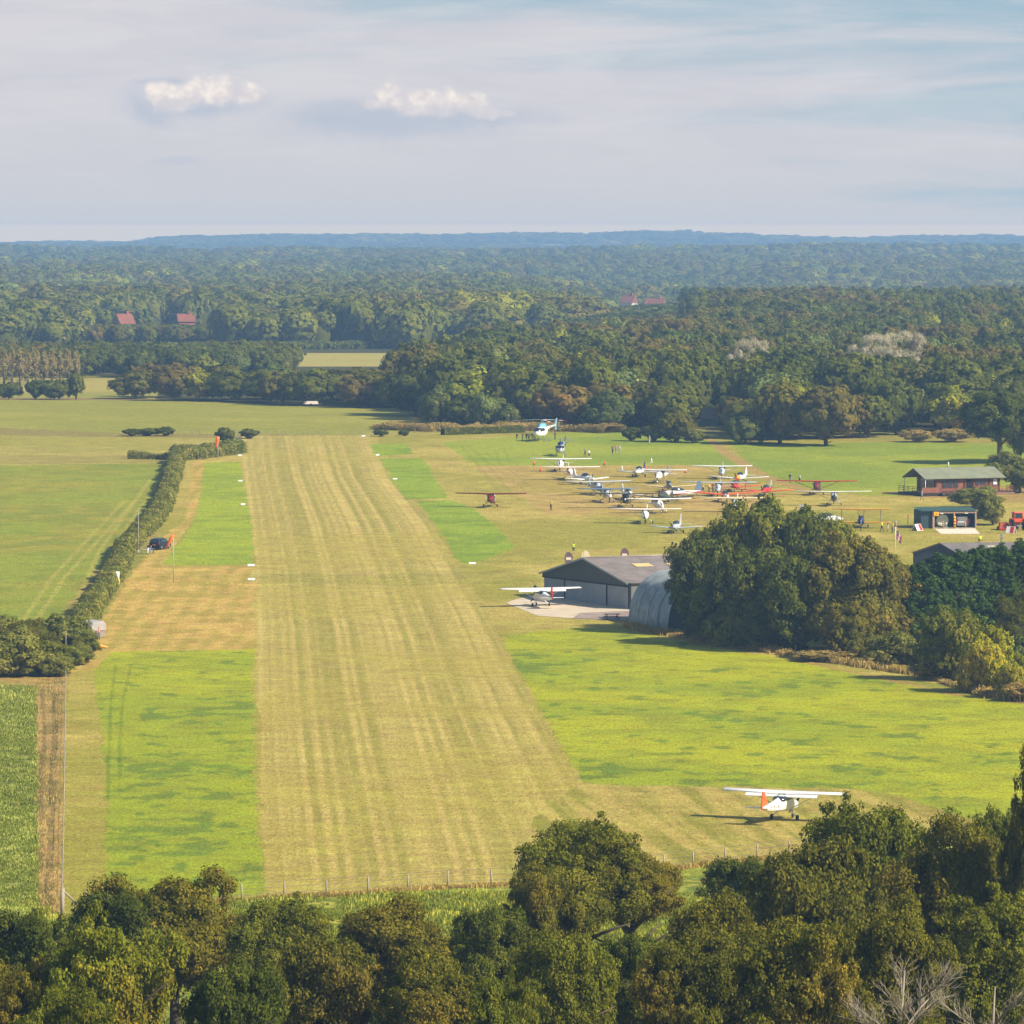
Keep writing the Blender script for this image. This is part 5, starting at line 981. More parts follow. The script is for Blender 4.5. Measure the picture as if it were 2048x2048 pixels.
person('man in light blue shirt and khaki trousers beside the yellow nosed aeroplane', 1501, 980, 'stand', 'lblue', 'khaki', 1.6)
person('crouching figure in hi-vis among the orange wings', 1483, 1003, 'crouch', 'hivis', 'black', 1.0)
person('figure in pink and dark trousers among the orange wings', 1491, 1005, 'stand', 'pink', 'black', 2.2, h=1.6)
person('left stroller in dark clothes on the green right of the track', 1580, 966, 'walk', 'navy', 'grey', -.7)
person('right stroller in white top and dark shorts on the green', 1599, 968, 'walk', 'white', 'black', -.7, True)
person('man in blue with white cap beside the biplane body', 1722, 1062, 'stand', 'blue', 'navy', 1.2, hat=True)
person('helper in yellow vest and black trousers in front of the biplane wing', 1764, 1064, 'walk', 'yellow', 'black', 1.2)
person('woman in brown top and pale shorts between the yellow vests', 1776, 1062, 'stand', 'brown', 'white', 1.6, True, h=1.62)
person('man in yellow vest and jeans at the tip of the biplane wing', 1785, 1066, 'stand', 'yellow', 'denim', 2.0)
person('woman in white top and pink shorts right of the yellow vested man', 1791, 1061, 'stand', 'white', 'pink', 2.4, True, hair='fair')
person('man in red top left of the fuel shed', 1816, 1049, 'stand', 'red', 'denim', 1.5)
person('man in blue top standing behind the wing of the hangar aeroplane', 1070, 1193, 'stand', 'blue', 'black', 2.9)
person('person in grey by the chalet steps', 1844, 1000, 'walk', 'grey', 'grey', 1.0)
person('seated helper in hi-vis in front of the barn roof', 1961, 1085, 'sit', 'hivis', 'black', .5)
person('man in grey shirt in front of the barn roof', 2003, 1087, 'stand', 'grey', 'grey', .3, hair='fair')
person('person in blue sitting at the table by the dark car', 301, 1107, 'sit', 'blue', 'navy', -1.0)
person('person in white trousers standing at the table by the dark car', 296, 1109, 'stand', 'black', 'white', 1.0, h=1.65)
person('person in orange shirt behind the covered trailer', 198, 1280, 'stand', 'pink', 'grey', .5, h=1.65)
# ------------------------------------------------------------------ hangars, chalet, sheds and everything that stands about
def V2(a, b): return Vector((b[0] - a[0], b[1] - a[1], 0))
SHEET = mat('grey_door_sheet', lin(140, 146, 152), .6, scale=.6, var=.08); ROOFG = mat('weathered_roof_sheets', lin(150, 138, 132), .85, scale=.5, var=.18); ROOFL = mat('lighter_roof_sheets', lin(170, 156, 146), .85, scale=.5, var=.14)
GABLE = mat('dark_green_gable', lin(74, 78, 68), .8, var=.1); TRIMG = mat('grey_trim', lin(150, 156, 154), .6); DARKM = mat('dark_opening', lin(26, 30, 36), .9); SKYL = mat('yellowed_skylight', lin(206, 184, 128), .5)
CONC = mat('concrete', lin(196, 180, 156), .9, scale=.4, var=.12); TARM = mat('worn_tarmac', lin(150, 132, 122), .9, scale=.6, var=.15)
def corrug(mb, a, b, c, d, n, amp, mi=0):
    """a sheet a-b (eave) to d-c (ridge) pressed into ridges running from eave to ridge"""
    a, b, c, d = map(Vector, (a, b, c, d)); nr = (b - a).cross(d - a).normalized(); vs = []; fs = []
    for i in range(n * 2 + 1):
        t_ = i / (n * 2); o_ = nr * (amp if i % 2 else -amp); vs += [a.lerp(b, t_) + o_, d.lerp(c, t_) + o_]
    for i in range(n * 2): fs.append((2 * i, 2 * i + 2, 2 * i + 3, 2 * i + 1))
    mb.add(vs, fs, mi)
# ---- the hangar with the pale doors
A, B = P(1085, 1191), P(1257, 1219); e1 = V2(A, B); HW = e1.length; e1.normalize(); e2 = Vector((-e1.y, e1.x, 0))
if e2.x < 0: e2 = -e2
hz0 = min(gzf(*A), gzf(*B)); H0 = Vector((A[0], A[1], hz0)); EAV, RDG, LEN = 3.45, 6.0, 30.0
hg = thing('hangar', 'wide grey hangar with four pale doors and a low pitched roof', 'hangar', H0)
def h(u_, w_, z_): return e1 * u_ + e2 * w_ + Vector((0, 0, z_))
def prism(mb, pts, d, mi=0):
    n = len(pts); mb.add([p for p in pts] + [p + d for p in pts], [tuple(range(n)), tuple(range(2 * n - 1, n - 1, -1))] + [(i, i + n, (i + 1) % n + n, (i + 1) % n) for i in range(n)], mi)
m = MB(); prism(m, [h(.1, .35, -.6), h(HW - .1, .35, -.6), h(HW - .1, .35, EAV), h(HW / 2, .35, RDG - .12), h(.1, .35, EAV)], e2 * (LEN - .6)); m.build('wall', mat('hangar_side', lin(110, 112, 110), .8), hg)
m = MB(); prism(m, [h(-.05, -.02, EAV - .55), h(HW + .05, -.02, EAV - .55), h(HW + .05, -.02, EAV), h(HW / 2, -.02, RDG - .05), h(-.05, -.02, EAV)], e2 * .3); m.build('gable', GABLE, hg)
for k in range(4):
    w0 = .25 + k * (HW - .5) / 4; w1 = .25 + (k + 1) * (HW - .5) / 4 - .22; m = MB(); corrug(m, h(w0, .08 + (k % 2) * .1, -.3), h(w1, .08 + (k % 2) * .1, -.3), h(w1, .08 + (k % 2) * .1, EAV - .5), h(w0, .08 + (k % 2) * .1, EAV - .5), 14, .025); m.build('door', SHEET, hg)
m = MB(); m.box(tuple(h(HW + .12, .1, (EAV - .6) / 2)), (.3, .3, EAV + .6), math.atan2(e1.y, e1.x)); m.build('door_post', DARKM, hg)
for s, lab in ((0, 'left'), (1, 'right')):
    ue = -.35 if s == 0 else HW + .35; ze = EAV - .05; m = MB(); corrug(m, h(ue, -.35, ze), h(ue, LEN * .55, ze), h(HW / 2, LEN * .55, RDG + .05), h(HW / 2, -.35, RDG + .05), 60, .035, 0); rf = m.build('roof', ROOFG, hg)
    m = MB(); corrug(m, h(ue, LEN * .55, ze + .02), h(ue, LEN, ze + .02), h(HW / 2, LEN, RDG + .08), h(HW / 2, LEN * .55, RDG + .08), 50, .035, 0); m.build('roof_bay', ROOFL, hg)
    m = MB(); d = (h(HW / 2, 0, RDG) - h(ue, 0, ze)); 
    prism(m, [h(ue, -.40, ze - .16), h(HW / 2, -.40, RDG - .1), h(HW / 2, -.40, RDG + .14), h(ue, -.40, ze + .08)], e2 * .06); m.build('barge_board', TRIMG, hg)
    if s == 1:
        for (t0, w0) in ((.28, 5.0), (.30, 10.0), (.66, 6.2)):
            m = MB(); c0 = h(HW / 2, 0, RDG + .12).lerp(h(ue, 0, ze + .07), t0); c1 = h(HW / 2, 0, RDG + .12).lerp(h(ue, 0, ze + .07), t0 + .13)
            m.add([c0 + e2 * w0, c0 + e2 * (w0 + 2.6), c1 + e2 * (w0 + 2.6), c1 + e2 * w0], [(0, 1, 2, 3)]); m.build('skylight', SKYL, rf)
m = MB(); m.tube([h(HW / 2, -.35, RDG + .1), h(HW / 2, LEN, RDG + .12)], .12, 6); m.build('ridge_cap', ROOFL, hg)
m = MB(); m.box(tuple(h(HW / 2, -.06, EAV - .5)), (HW - .3, .1, .16), math.atan2(e1.y, e1.x)); m.build('door_rail', DARKM, hg)
fs_ = thing('farm_shed', 'low brown roofed farm shed with green wall in the gap of the wood', 'shed', P3(1442, 850), .05); m = MB(); m.box((0, 2.5, .6), (7.6, 5, 1.3)); m.build('wall', mat('green_boards', lin(96, 130, 112), .7), fs_); m = MB(); prism(m, [Vector((-4.1, -.4, 1.25)), Vector((-4.1, 5.4, 1.25)), Vector((-4.1, 2.5, 3.6))], Vector((8.2, 0, 0))); m.build('roof', mat('brown_roof', lin(150, 130, 122), .85), fs_)
m = MB(); m.box((0, -.03, .55), (1.4, .06, 1.1)); m.build('door', DARKM, fs_)
# ---- the curved corrugated shed
B0, F0 = P(1257, 1240), P(1333, 1258); ax = V2(B0, F0); NL = ax.length + .5; ax.normalize(); nx = Vector((ax.y, -ax.x, 0)); nx = nx if nx.x > 0 else -nx
ns_ = thing('curved_shed', 'curved corrugated iron shed between the hangar and the big trees', 'shed', (B0[0], B0[1], gzf(*F0) - .1)); rx_, rh = 5.3, 6.5
TIN = mat('corrugated_iron', lin(150, 158, 160), .5, .25, scale=.8, var=.22)
m = MB(); vs = []; fs = []; NA, NLn = 40, 90
for j in range(NLn + 1):
    for i in range(NA + 1):
        a = math.pi * i / NA; k = .035 if j % 2 else -.035; vs.append(ax * (NL * j / NLn) + nx * (rx_ - (rx_ + k) * math.cos(a)) + Vector((0, 0, (rh + k) * math.sin(a) ** .85)))
for j in range(NLn):
    for i in range(NA): q = j * (NA + 1) + i; fs.append((q, q + 1, q + NA + 2, q + NA + 1))
m.add(vs, fs); m.build('arched_roof', TIN, ns_)
for j in (1, 2, 3): 
    m = MB(); m.tube([ax * (NL * j / 4) + nx * (rx_ - (rx_ + .05) * math.cos(a)) + Vector((0, 0, (rh + .05) * math.sin(a) ** .85)) for a in np.linspace(0, math.pi, 24)], .05, 4); m.build('lap_seam', mat('dull_seam', lin(128, 134, 136), .6), ns_)
for w_, nm in ((.25, 'back_wall'), (NL - .35, 'end_wall')):
    m = MB(); pts = [ax * w_ + nx * (rx_ - (rx_ - .06) * math.cos(a)) + Vector((0, 0, (rh - .06) * math.sin(a) ** .85)) for a in np.linspace(0, math.pi, 24)]; prism(m, pts, ax * .08); m.build(nm, mat('shed_end_dark', lin(92, 104, 108), .8), ns_)
def pad(name, label, pts, m_, lift=.03):
    w = [P(*p) for p in pts]; ys = [p[1] for p in w]; mb = MB(); prev = None; y = min(ys) + .01
    while y < max(ys):
        xs = []
        for i in range(len(w)):
            (x1, y1), (x2, y2) = w[i], w[(i + 1) % len(w)]
            if (y1 > y) != (y2 > y): xs.append((x2 - x1) * (y - y1) / (y2 - y1) + x1)
        if len(xs) >= 2:
            xl, xr = min(xs), max(xs); row = [(xl + (xr - xl) * k / 4, y, gzf(xl + (xr - xl) * k / 4, y) + lift) for k in range(5)]
            if prev: 
                for k in range(4): mb.add([prev[k], prev[k + 1], row[k + 1], row[k]], [(0, 1, 2, 3)])
            prev = row
        y += .4
    o = mb.build(name, m_); return tag(o, label, kind='structure')
pad('concrete_apron', 'pale concrete standing before the hangar doors', [(1012, 1206), (1034, 1198), (1085, 1188), (1262, 1216), (1260, 1222), (1160, 1226), (1145, 1237), (1076, 1232), (1050, 1222)], CONC)
pad('tarmac_strip', 'worn tarmac leading to the curved shed', [(1160, 1226), (1260, 1222), (1262, 1242), (1212, 1240), (1145, 1237)], TARM, .034)
# ---- picnic table by the curved shed
DW = mat('dark_timber', lin(48, 40, 34), .85); WOODL = mat('weathered_wood', lin(170, 150, 124), .85)
def picnic(label, x, y, rz, m_):
    o = thing('picnic_table', label, 'picnic table', P3(x, y), rz); t_ = MB(); t_.box((0, 0, .75), (2.0, .75, .06)); t_.build('table_top', m_, o)
    for s in (-1, 1): b = MB(); b.box((0, s * .68, .44), (2.0, .26, .05)); b.build('bench', m_, o)
    for s in (-1, 1):
        for q in (-1, 1): l = MB(); l.tube([(s * .7, q * .62, 0), (s * .7, q * .2, .73)], .045, 4); l.build('leg', m_, o)
        l = MB(); l.box((s * .7, 0, .40), (.06, 1.5, .08)); l.build('cross_beam', m_, o)
picnic('dark picnic table on the tarmac beside the curved shed', 1224, 1240, .25, DW)
# ---- the log chalet with the green roof
CA, CB = P(1871, 992), P(2008, 982); c1 = V2(CA, CB).normalized(); c1 = Vector((math.cos(R(24)), math.sin(R(24)), 0)); c2 = Vector((-c1.y, c1.x, 0)); ch = thing('chalet', 'brown log chalet with green pitched roof and terrace', 'chalet', P3(1871, 991, -.05))
def cc(u_, w_, z_): return c1 * u_ + c2 * w_ + Vector((0, 0, z_))
LOG = mat('log_wall', lin(132, 82, 62), .8, scale=1.2, var=.2); LOGD = mat('log_dark', lin(90, 56, 46), .8, var=.15); GRF = mat('green_felt_roof', lin(124, 128, 106), .9, scale=.7, var=.12); CW, CD, CF = 12.2, 6.6, .55
m = MB()
for k in range(11): m.box(tuple(cc(CW / 2, CD / 2, CF + .12 + k * .22)), (CW, CD, .205), math.atan2(c1.y, c1.x))
prism(m, [cc(0, .05, CF + 2.5), cc(0, CD - .05, CF + 2.5), cc(0, CD / 2, CF + 3.75)], c1 * CW); m.build('wall', LOG, ch)
for s in (0, 1):
    e = cc(-2.5, -.75, CF + 2.27) if s == 0 else cc(-2.5, CD + .6, CF + 2.27); r0 = cc(-2.5, CD / 2, CF + 3.9); m = MB(); prism(m, [e, r0, r0 + Vector((0, 0, .12)), e + Vector((0, 0, .12))], c1 * (CW + 3.3)); m.build('roof', GRF, ch)
m = MB(); m.tube([cc(4.2, CD / 2, CF + 3.9), cc(4.2, CD / 2, CF + 4.9)], .13, 8); m.build('chimney', mat('flue_pale', lin(200, 196, 180), .6), ch)
rz_ = math.atan2(c1.y, c1.x)
for (u_, w_, z_, hh, mm) in ((1.7, .75, 1.45, 1.3, GLASS), (2.75, .75, 1.45, 1.3, GLASS), (3.8, .75, 1.45, 1.3, GLASS), (7.9, .5, 1.6, 1.0, GLASS), (9.0, .9, 1.7, .9, GLASS), (11.3, .75, 1.65, 1.0, mat('white_blind', lin(206, 210, 216), .7))):
    m = MB(); m.box(tuple(cc(u_, -.03, CF + z_)), (w_ + .16, .07, hh + .16), rz_); f_ = m.build('window', LOGD, ch); m = MB(); m.box(tuple(cc(u_, -.075, CF + z_)), (w_, .03, hh), rz_); m.build('pane', mm, f_)
for (w_, hh) in ((1.2, 1.9), (2.6, 1.9), (4.6, 1.9)):
    m = MB(); m.box(tuple(cc(-.03, w_, CF + 1.2)), (.07, 1.0, hh), rz_); f_ = m.build('window', mat('white_frame', lin(206, 204, 198), .6), ch); m = MB(); m.box(tuple(cc(-.075, w_, CF + 1.2)), (.03, .8, hh - .3), rz_); m.build('pane', GLASS, f_)
m = MB(); m.box(tuple(cc(6.4, -.04, CF + 1.1)), (1.0, .08, 2.1), rz_); m.build('door', DARKM, ch)
for u_ in (0.1, 5.5, 7.2, 10.2, 12.1): m = MB(); m.box(tuple(cc(u_, -.09, CF + 1.25)), (.2, .14, 2.5), rz_); m.build('corner_post', LOGD, ch)
for w_ in (-.5, CD + .3): m = MB(); m.tube([cc(-2.2, w_, 0), cc(-2.2, w_, CF + 2.3)], .06, 6); m.build('porch_post', WHITE, ch)
m = MB(); m.box(tuple(cc(-1.6, CD / 2 - .4, CF / 2 - .05)), (3.4, CD + 1.8, CF), rz_); m.build('porch_deck', DW, ch)
m = MB(); m.box(tuple(cc(CW / 2 + .8, -1.3, CF / 2 - .05)), (CW + 1.4, 2.4, CF), rz_); m.build('terrace', mat('terrace_boards', lin(128, 100, 86), .85), ch)
def rail(a, b, n, nm='railing', mm=LOG):
    m = MB(); a, b = Vector(a), Vector(b)
    for z_ in (.35, .65, .95): m.tube([a + Vector((0, 0, z_)), b + Vector((0, 0, z_))], .05, 4)
    for k in range(n + 1): q = a.lerp(b, k / n); m.tube([q, q + Vector((0, 0, 1.02))], .05, 4)
    m.build(nm, mm, ch)
rail(cc(7.6, -2.45, CF), cc(CW + 1.4, -2.45, CF), 8); rail(cc(CW + 1.4, -2.45, CF), cc(CW + 1.4, 0, CF), 2); rail(cc(-3.2, -1.2, CF), cc(-3.2, CD + .4, CF), 5, mm=DW)
m = MB(); m.box(tuple(cc(-1.6, -1.25, CF + .45)), (3.2, .08, .9), rz_); m.build('porch_panel', LOG, ch)
m = MB(); m.box(tuple(cc(.6, -1.9, .25)), (1.2, .8, .5), rz_); m.box(tuple(cc(.6, -2.5, .12)), (1.2, .5, .28), rz_); m.build('steps', DW, ch)
picnic('wooden picnic table on the lawn before the chalet terrace', 1897, 992, .5, DW)
# ---- the fuel shed
SA = P3(1866, 1057, -.03); sh = thing('fuel_shed', 'open fronted fuel shed of dark sheeting with green roof', 'shed', SA, R(10)); SH = mat('dark_blue_green_sheet', lin(52, 72, 78), .6, var=.15); POST = mat('pale_post', lin(170, 140, 118), .85)
def sb(nm, c, s_, mm, rz=0, par=None, **k): m = MB(); m.box(c, s_, rz, **k); return m.build(nm, mm, par or sh)
sb('floor', (3.4, 2.2, .04), (6.9, 4.4, .12), CONC); sb('back_wall', (3.4, 4.3, 1.35), (6.8, .12, 2.6), SH); sb('side_wall', (6.75, 2.3, 1.35), (.1, 4.0, 2.6), SH)
m = MB(); corrug(m, (-1.9, .2, 0.0), (-1.9, 4.4, 0.0), (-1.9, 4.4, 2.9), (-1.9, .2, 2.9), 12, .03); corrug(m, (-1.9, .2, 0.0), (-.1, .2, 0.0), (-.1, .2, 2.8), (-1.9, .2, 2.8), 6, .03); corrug(m, (-.1, 4.4, 0.0), (-1.9, 4.4, 0.0), (-1.9, 4.4, 2.8), (-.1, 4.4, 2.8), 6, .03); m.build('store_room', SH, sh)
sb('partition', (-.05, 2.3, 1.35), (.1, 4.1, 2.6), SH)
m = MB(); corrug(m, (-2.0, -.35, 2.72), (7.1, -.35, 2.72), (7.1, 4.6, 3.15), (-2.0, 4.6, 3.15), 40, .03); m.build('roof', mat('green_roof_sheet', lin(86, 116, 104), .7, var=.12), sh)
sb('fascia', (3.4, -.12, 2.5), (7.0, .12, .26), POST)
for px_ in (.05, 3.35, 6.75): sb('post', (px_, -.1, 1.2), (.2 if px_ != .05 else .3, .2, 2.4), POST)
ys = sb('warning_sign', (.45, -.28, 2.3), (.75, .05, .62), mat('yellow_sign', lin(240, 176, 30), .5)); m = MB(); m.poly([(.25, -.315, 2.1), (.65, -.315, 2.1), (.45, -.315, 2.48)], (0, .02, 0)); m.build('warning_symbol', mat('sign_dark_yellow', lin(190, 110, 20), .5), ys)
for lx in (1.3, 5.2): sb('lamp', (lx, -.28, 2.35), (.5, .12, .1), WHITE)
fp = R(10)
def local(px_, py_, z=.1): q = Matrix.Rotation(fp, 3, 'Z') @ Vector((px_, py_, z)); return SA + q
tk = thing('fuel_tank', 'pale round ended fuel tank inside the left bay of the fuel shed', 'tank', local(1.75, 2.0), fp)
m = MB(); m.tube([(0, -1.1, 1.15), (0, -1.0, 1.15), (0, 1.5, 1.15), (0, 1.6, 1.15)], [.9, 1.02, 1.02, .9], 8, 0, False); m.build('tank_body', mat('tank_cream', lin(196, 198, 178), .5), tk)
for y_ in (-.6, 1.0): m = MB(); m.box((0, y_, .15), (1.8, .2, .35)); m.build('cradle', GREYM, tk)
bw = thing('fuel_bowser', 'white fuel bowser with red fittings in the right bay of the fuel shed', 'bowser', local(4.9, 1.8), fp)
m = MB(); m.box((0, 0, 1.0), (1.7, 2.0, 1.3), taper=.92); m.build('tank_body', WHITE, bw); m = MB(); m.box((0, -1.05, .55), (1.9, .25, .5)); m.build('hose_reel', GREYM, bw)
for s in (-1, 1): m = MB(); m.wheel((s * .8, -.5, .3), .3, .2, (1, 0, 0)); m.build('wheel', TYRE, bw); m = MB(); m.box((s * .95, -1.1, 1.0), (.3, .2, .6)); m.build('side_locker', RED, bw)
YB = mat('bollard_yellow', lin(236, 178, 30), .5)
def bollard(lab, px_, py_, h_, r_=.13, bands=3):
    o = thing('bollard', lab, 'bollard', local(px_, py_, .0), 0, 'yellow bollards guarding the fuel shed'); m = MB(); m.tube([(0, 0, 0), (0, 0, h_)], r_, 10); m.build('post', YB, o)
    for k in range(bands): m = MB(); m.tube([(0, 0, h_ * (.3 + .25 * k)), (0, 0, h_ * (.3 + .25 * k) + .12)], r_ + .01, 10); m.build('black_band', BLACK, o)
bollard('short yellow bollard before the pale fuel tank', 1.5, -.45, 1.1); bollard('tall yellow and black bollard at the middle post of the fuel shed', 3.3, -.5, 1.9, .17, 3); bollard('short yellow bollard before the white bowser', 5.0, -.45, 1.0)
pad('concrete_pad', 'pale concrete pad in front of the fuel shed', [(1869, 1058), (1950, 1057), (1960, 1068), (1882, 1068)], mat('pale_concrete', lin(222, 204, 186), .9, var=.06))
# ---- barn with black gable behind the conifers
bn = thing('barn', 'dark barn with grey roof behind the conifer row', 'barn', P3(1874, 1150) + Vector((0, 0, -.7)), R(-16)); m = MB(); m.add([(-3.4, 0, -1), (3.6, 0, -1), (3.6, 0, 3.6), (0.4, 0, 5.2), (-3.4, 0, 3.2)], [(0, 1, 2, 3, 4)]); 
m = MB(); prism(m, [Vector((-3.4, 0, -1)), Vector((3.8, 0, -1)), Vector((3.8, 0, 3.3)), Vector((.4, 0, 5.1)), Vector((-3.4, 0, 3.9))], Vector((17, 9, 0))); m.build('wall', mat('black_boards', lin(56, 64, 78), .8), bn)
BR = mat('grey_brown_roof', lin(118, 112, 112), .85, scale=.4, var=.15)
m = MB(); corrug(m, (4.1, -.3, 3.15), (4.1 + 17.3, 8.9, 3.15), (.4 + 17.3, 8.9, 5.2), (.4, -.3, 5.2), 40, .03); rf = m.build('roof', BR, bn); m = MB(); corrug(m, (-3.7, -.3, 3.75), (-3.7 + 17.3, 8.9, 3.75), (.4 + 17.3, 8.9, 5.2), (.4, -.3, 5.2), 40, .03); m.build('roof', BR, bn)
for t_ in (.30, .50): d = Vector((17, 9, 0)); p0 = Vector((.4, -.3, 5.28)); q0 = Vector((4.1, -.3, 3.24)); m = MB(); a_ = p0.lerp(q0, .25) + d * t_; b_ = p0.lerp(q0, .75) + d * t_; m.add([a_, a_ + d * .09, b_ + d * .09, b_], [(0, 1, 2, 3)]); m.build('skylight', mat('pale_skylight', lin(170, 170, 150), .6), rf)
# ---- tractor, mower, boards
TO = paint('tractor_orange', 226, 84, 48)
def tractor(label, x, y, rz):
    o = thing('tractor', label, 'tractor', P3(x, y), rz)
    def b(nm, c, s_, mm, par=None, **k): m = MB(); m.box(c, s_, 0, **k); return m.build(nm, mm, par or o)
    b('body', (0, .9, 1.05), (.9, 2.6, .8), TO); b('bonnet', (0, 2.0, 1.25), (.8, 1.5, .75), TO, taper=.85); b('cab', (0, -.2, 1.55), (1.45, 1.3, .5), TO)
    for sx in (-1, 1):
        for sy in (-.8, .45): m = MB(); m.tube([(sx * .66, sy, 1.7), (sx * .6, sy * .9, 2.65)], .06, 4); m.build('cab_pillar', TO, o)
        m = MB(); m.wheel((sx * .95, -.5, .85), .85, .45, (1, 0, 0), 20); w_ = m.build('rear_wheel', TYRE, o); m = MB(); m.wheel((sx * 1.18, -.5, .85), .4, .06, (1, 0, 0), 14); m.build('rim', TO, w_)
        m = MB(); m.wheel((sx * .8, 2.2, .5), .5, .3, (1, 0, 0), 16); m.build('front_wheel', TYRE, o); b('mudguard', (sx * .95, -.5, 1.78), (.5, 1.3, .08), TO)
    b('cab_glass', (0, -.2, 2.2), (1.2, 1.15, .8), GLASS); b('cab_roof', (0, -.2, 2.72), (1.5, 1.5, .16), TO, taper=.92); b('rear_hitch', (0, -1.0, .7), (.8, .3, .3), GREYM); return o
tractor('orange tractor with cab seen from behind at the right edge', 2034, 1060, .25)
mw = thing('mower_trailer', 'rusty orange mower deck left of the tractor', 'mower', P3(2006, 1060), .1); RU = mat('rusty_orange', lin(170, 84, 48), .8, var=.2)
m = MB(); m.box((0, 0, .75), (1.3, 1.4, .9), taper=.8); m.build('hopper', RU, mw); m = MB(); m.box((0, -.2, .2), (1.5, 1.6, .2)); m.build('deck', RED, mw)
for s in (-1, 1): m = MB(); m.wheel((s * .8, .3, .28), .28, .15, (1, 0, 0)); m.build('wheel', TYRE, mw)
def aboard(label, x, y, rz, c1_, w_=1.1, name='marker_board'):
    o = thing(name, label, 'marker board', P3(x, y), rz); m = MB(); m.add([(-w_ / 2, -.55, 0), (w_ / 2, -.55, 0), (w_ / 2, 0, 1.0), (-w_ / 2, 0, 1.0), (-w_ / 2, -.5, 0), (w_ / 2, -.5, 0), (w_ / 2, .05, 1.0), (-w_ / 2, .05, 1.0)], [(0, 1, 2, 3), (7, 6, 5, 4), (0, 4, 5, 1), (1, 5, 6, 2), (3, 2, 6, 7), (0, 3, 7, 4)]); m.build('front_panel', WHITE, o)
    m = MB(); m.add([(-w_ / 2, .6, 0), (w_ / 2, .6, 0), (w_ / 2, .06, 1.0), (-w_ / 2, .06, 1.0), (-w_ / 2, .55, 0), (w_ / 2, .55, 0), (w_ / 2, .01, .99), (-w_ / 2, .01, .99)], [(3, 2, 1, 0), (4, 5, 6, 7), (0, 1, 5, 4), (1, 2, 6, 5), (2, 3, 7, 6), (0, 4, 7, 3)]); m.build('back_panel', WHITE, o)
    if c1_: m = MB(); m.box((w_ * .22, -.29, .5), (w_ * .42, .03, 1.02), 0, 0, -.503); m.build('colour_band', c1_, o)
aboard('white and red tent shaped marker left of the fuel shed', 1835, 1061, .9, RED, 1.6); aboard('white tent shaped marker with a red panel by the tractor', 2022, 1066, -.5, RED, 1.4)
G = 'white markers along the runway edges'
for x, y, lab in ((479, 877, 'white runway marker at the far left corner'), (480, 912, 'white runway marker beside the short hedge'), (481, 963, 'white runway marker midway along the upper green strip'), (486, 1010, 'white runway marker on the lower half of the upper green strip'), (502, 1132, 'white marker at the lower right corner of the upper green strip'), (503, 1160, 'white marker just below the corner of the upper green strip'), (945, 1128, 'white marker at the foot of the right hand green patch'), (727, 873, 'white marker at the far right end of the runway'), (755, 911, 'white marker between the two small green blocks'), (790, 959, 'white marker left of the second green block')):
    o = thing('runway_marker', lab, 'runway marker', P3(x, y), random.uniform(-.3, .3), G); w_ = .95 if y > 1100 else .7
    for s in (-1, 1): m = MB(); m.box((0, s * .14, .13), (w_, .05, .34), 0, 0, s * .8); m.build('panel', WHITE, o)
o = thing('glider_trailer', 'long white trailer standing before the far wood', 'trailer', P3(622, 812), .05); m = MB(); m.box((0, 0, .8), (3.6, 1.2, .7), taper=.85); m.build('body', PINKW, o); m = MB(); m.tube([(1.8, 0, .5), (2.6, 0, .45)], .06, 5); m.build('drawbar', GREYM, o)
for s in (-1, 1): m = MB(); m.wheel((0, s * .6, .3), .3, .15, (0, 1, 0)); m.build('wheel', TYRE, o)
# ---- cones among the parked aeroplanes
CN = paint('cone_orange', 236, 96, 60)
for x, y, c_, lab in ((1068, 930, CN, 'orange traffic cone at the left wingtip of the back row'), (1081, 943, CN, 'second orange traffic cone at the left end of the park'), (1209, 930, CN, 'orange traffic cone behind the middle of the park'), (1244, 940, WHITE, 'white marker cone in front of the walkers'), (1293, 941, CN, 'orange cone right of the grey low-wing aeroplane'), (1303, 925, WHITE, 'white marker cone on the edge of the green'), (1371, 946, CN, 'orange cone at the wingtip of the back row in the middle')):
    o = thing('traffic_cone', lab, 'traffic cone', P3(x, y), 0, 'cones marking the aircraft park'); m = MB(); m.tube([(0, 0, .03), (0, 0, .8)], [.2, .04], 8); m.build('cone', c_, o); m = MB(); m.box((0, 0, .02), (.5, .5, .04)); m.build('base', BLACK if c_ is CN else WHITE, o)
# ---- windsocks, poles, flag, banners
def windsock(label, x, y, h_, d, L_=3.0, r0=.42):
    o = thing('windsock', label, 'windsock', P3(x, y)); m = MB(); m.tube([(0, 0, 0), (0, 0, h_)], [.07, .05], 6); m.build('pole', mat('pole_grey', lin(176, 170, 160), .6), o); d = Vector(d).normalized()
    q = Vector((0, 0, h_ - .1)) + Vector((d.x, d.y, 0)) * .1; m = MB(); m.tube([q, q + d * L_ * .35, q + d * L_ * .7, q + d * L_ + Vector((0, 0, -.1))], [r0, r0 * .85, r0 * .7, r0 * .45], 10); m.build('sock', mat('windsock_orange', lin(255, 120, 40), .8, var=.1), o)
windsock('far orange windsock hanging by the round bush', 436, 920, 4.4, (-.15, 0, -1), 2.0, .38)
windsock('bright orange windsock drooping before the dark car', 347, 1165, 6.6, (-.46, .05, -.85), 1.9, .26)
o = thing('mast', 'tall thin grey mast standing in the hedge by the dark car', 'mast', P3(277, 1108)); m = MB(); m.tube([(0, 0, 0), (0, 0, 6.2)], [.06, .03], 6); m.build('pole', mat('pole_grey', lin(176, 170, 160), .6), o); m = MB(); m.box((0, 0, .3), (.3, .2, .5)); m.build('base_box', WHITE, o)
fl_ = thing('flagpole', 'white pole flying a hanging union flag beyond the big trees', 'flagpole', P3(1791, 1118)); m = MB(); m.tube([(0, 0, 0), (0, 0, 4.6)], .05, 6); m.build('pole', WHITE, fl_)
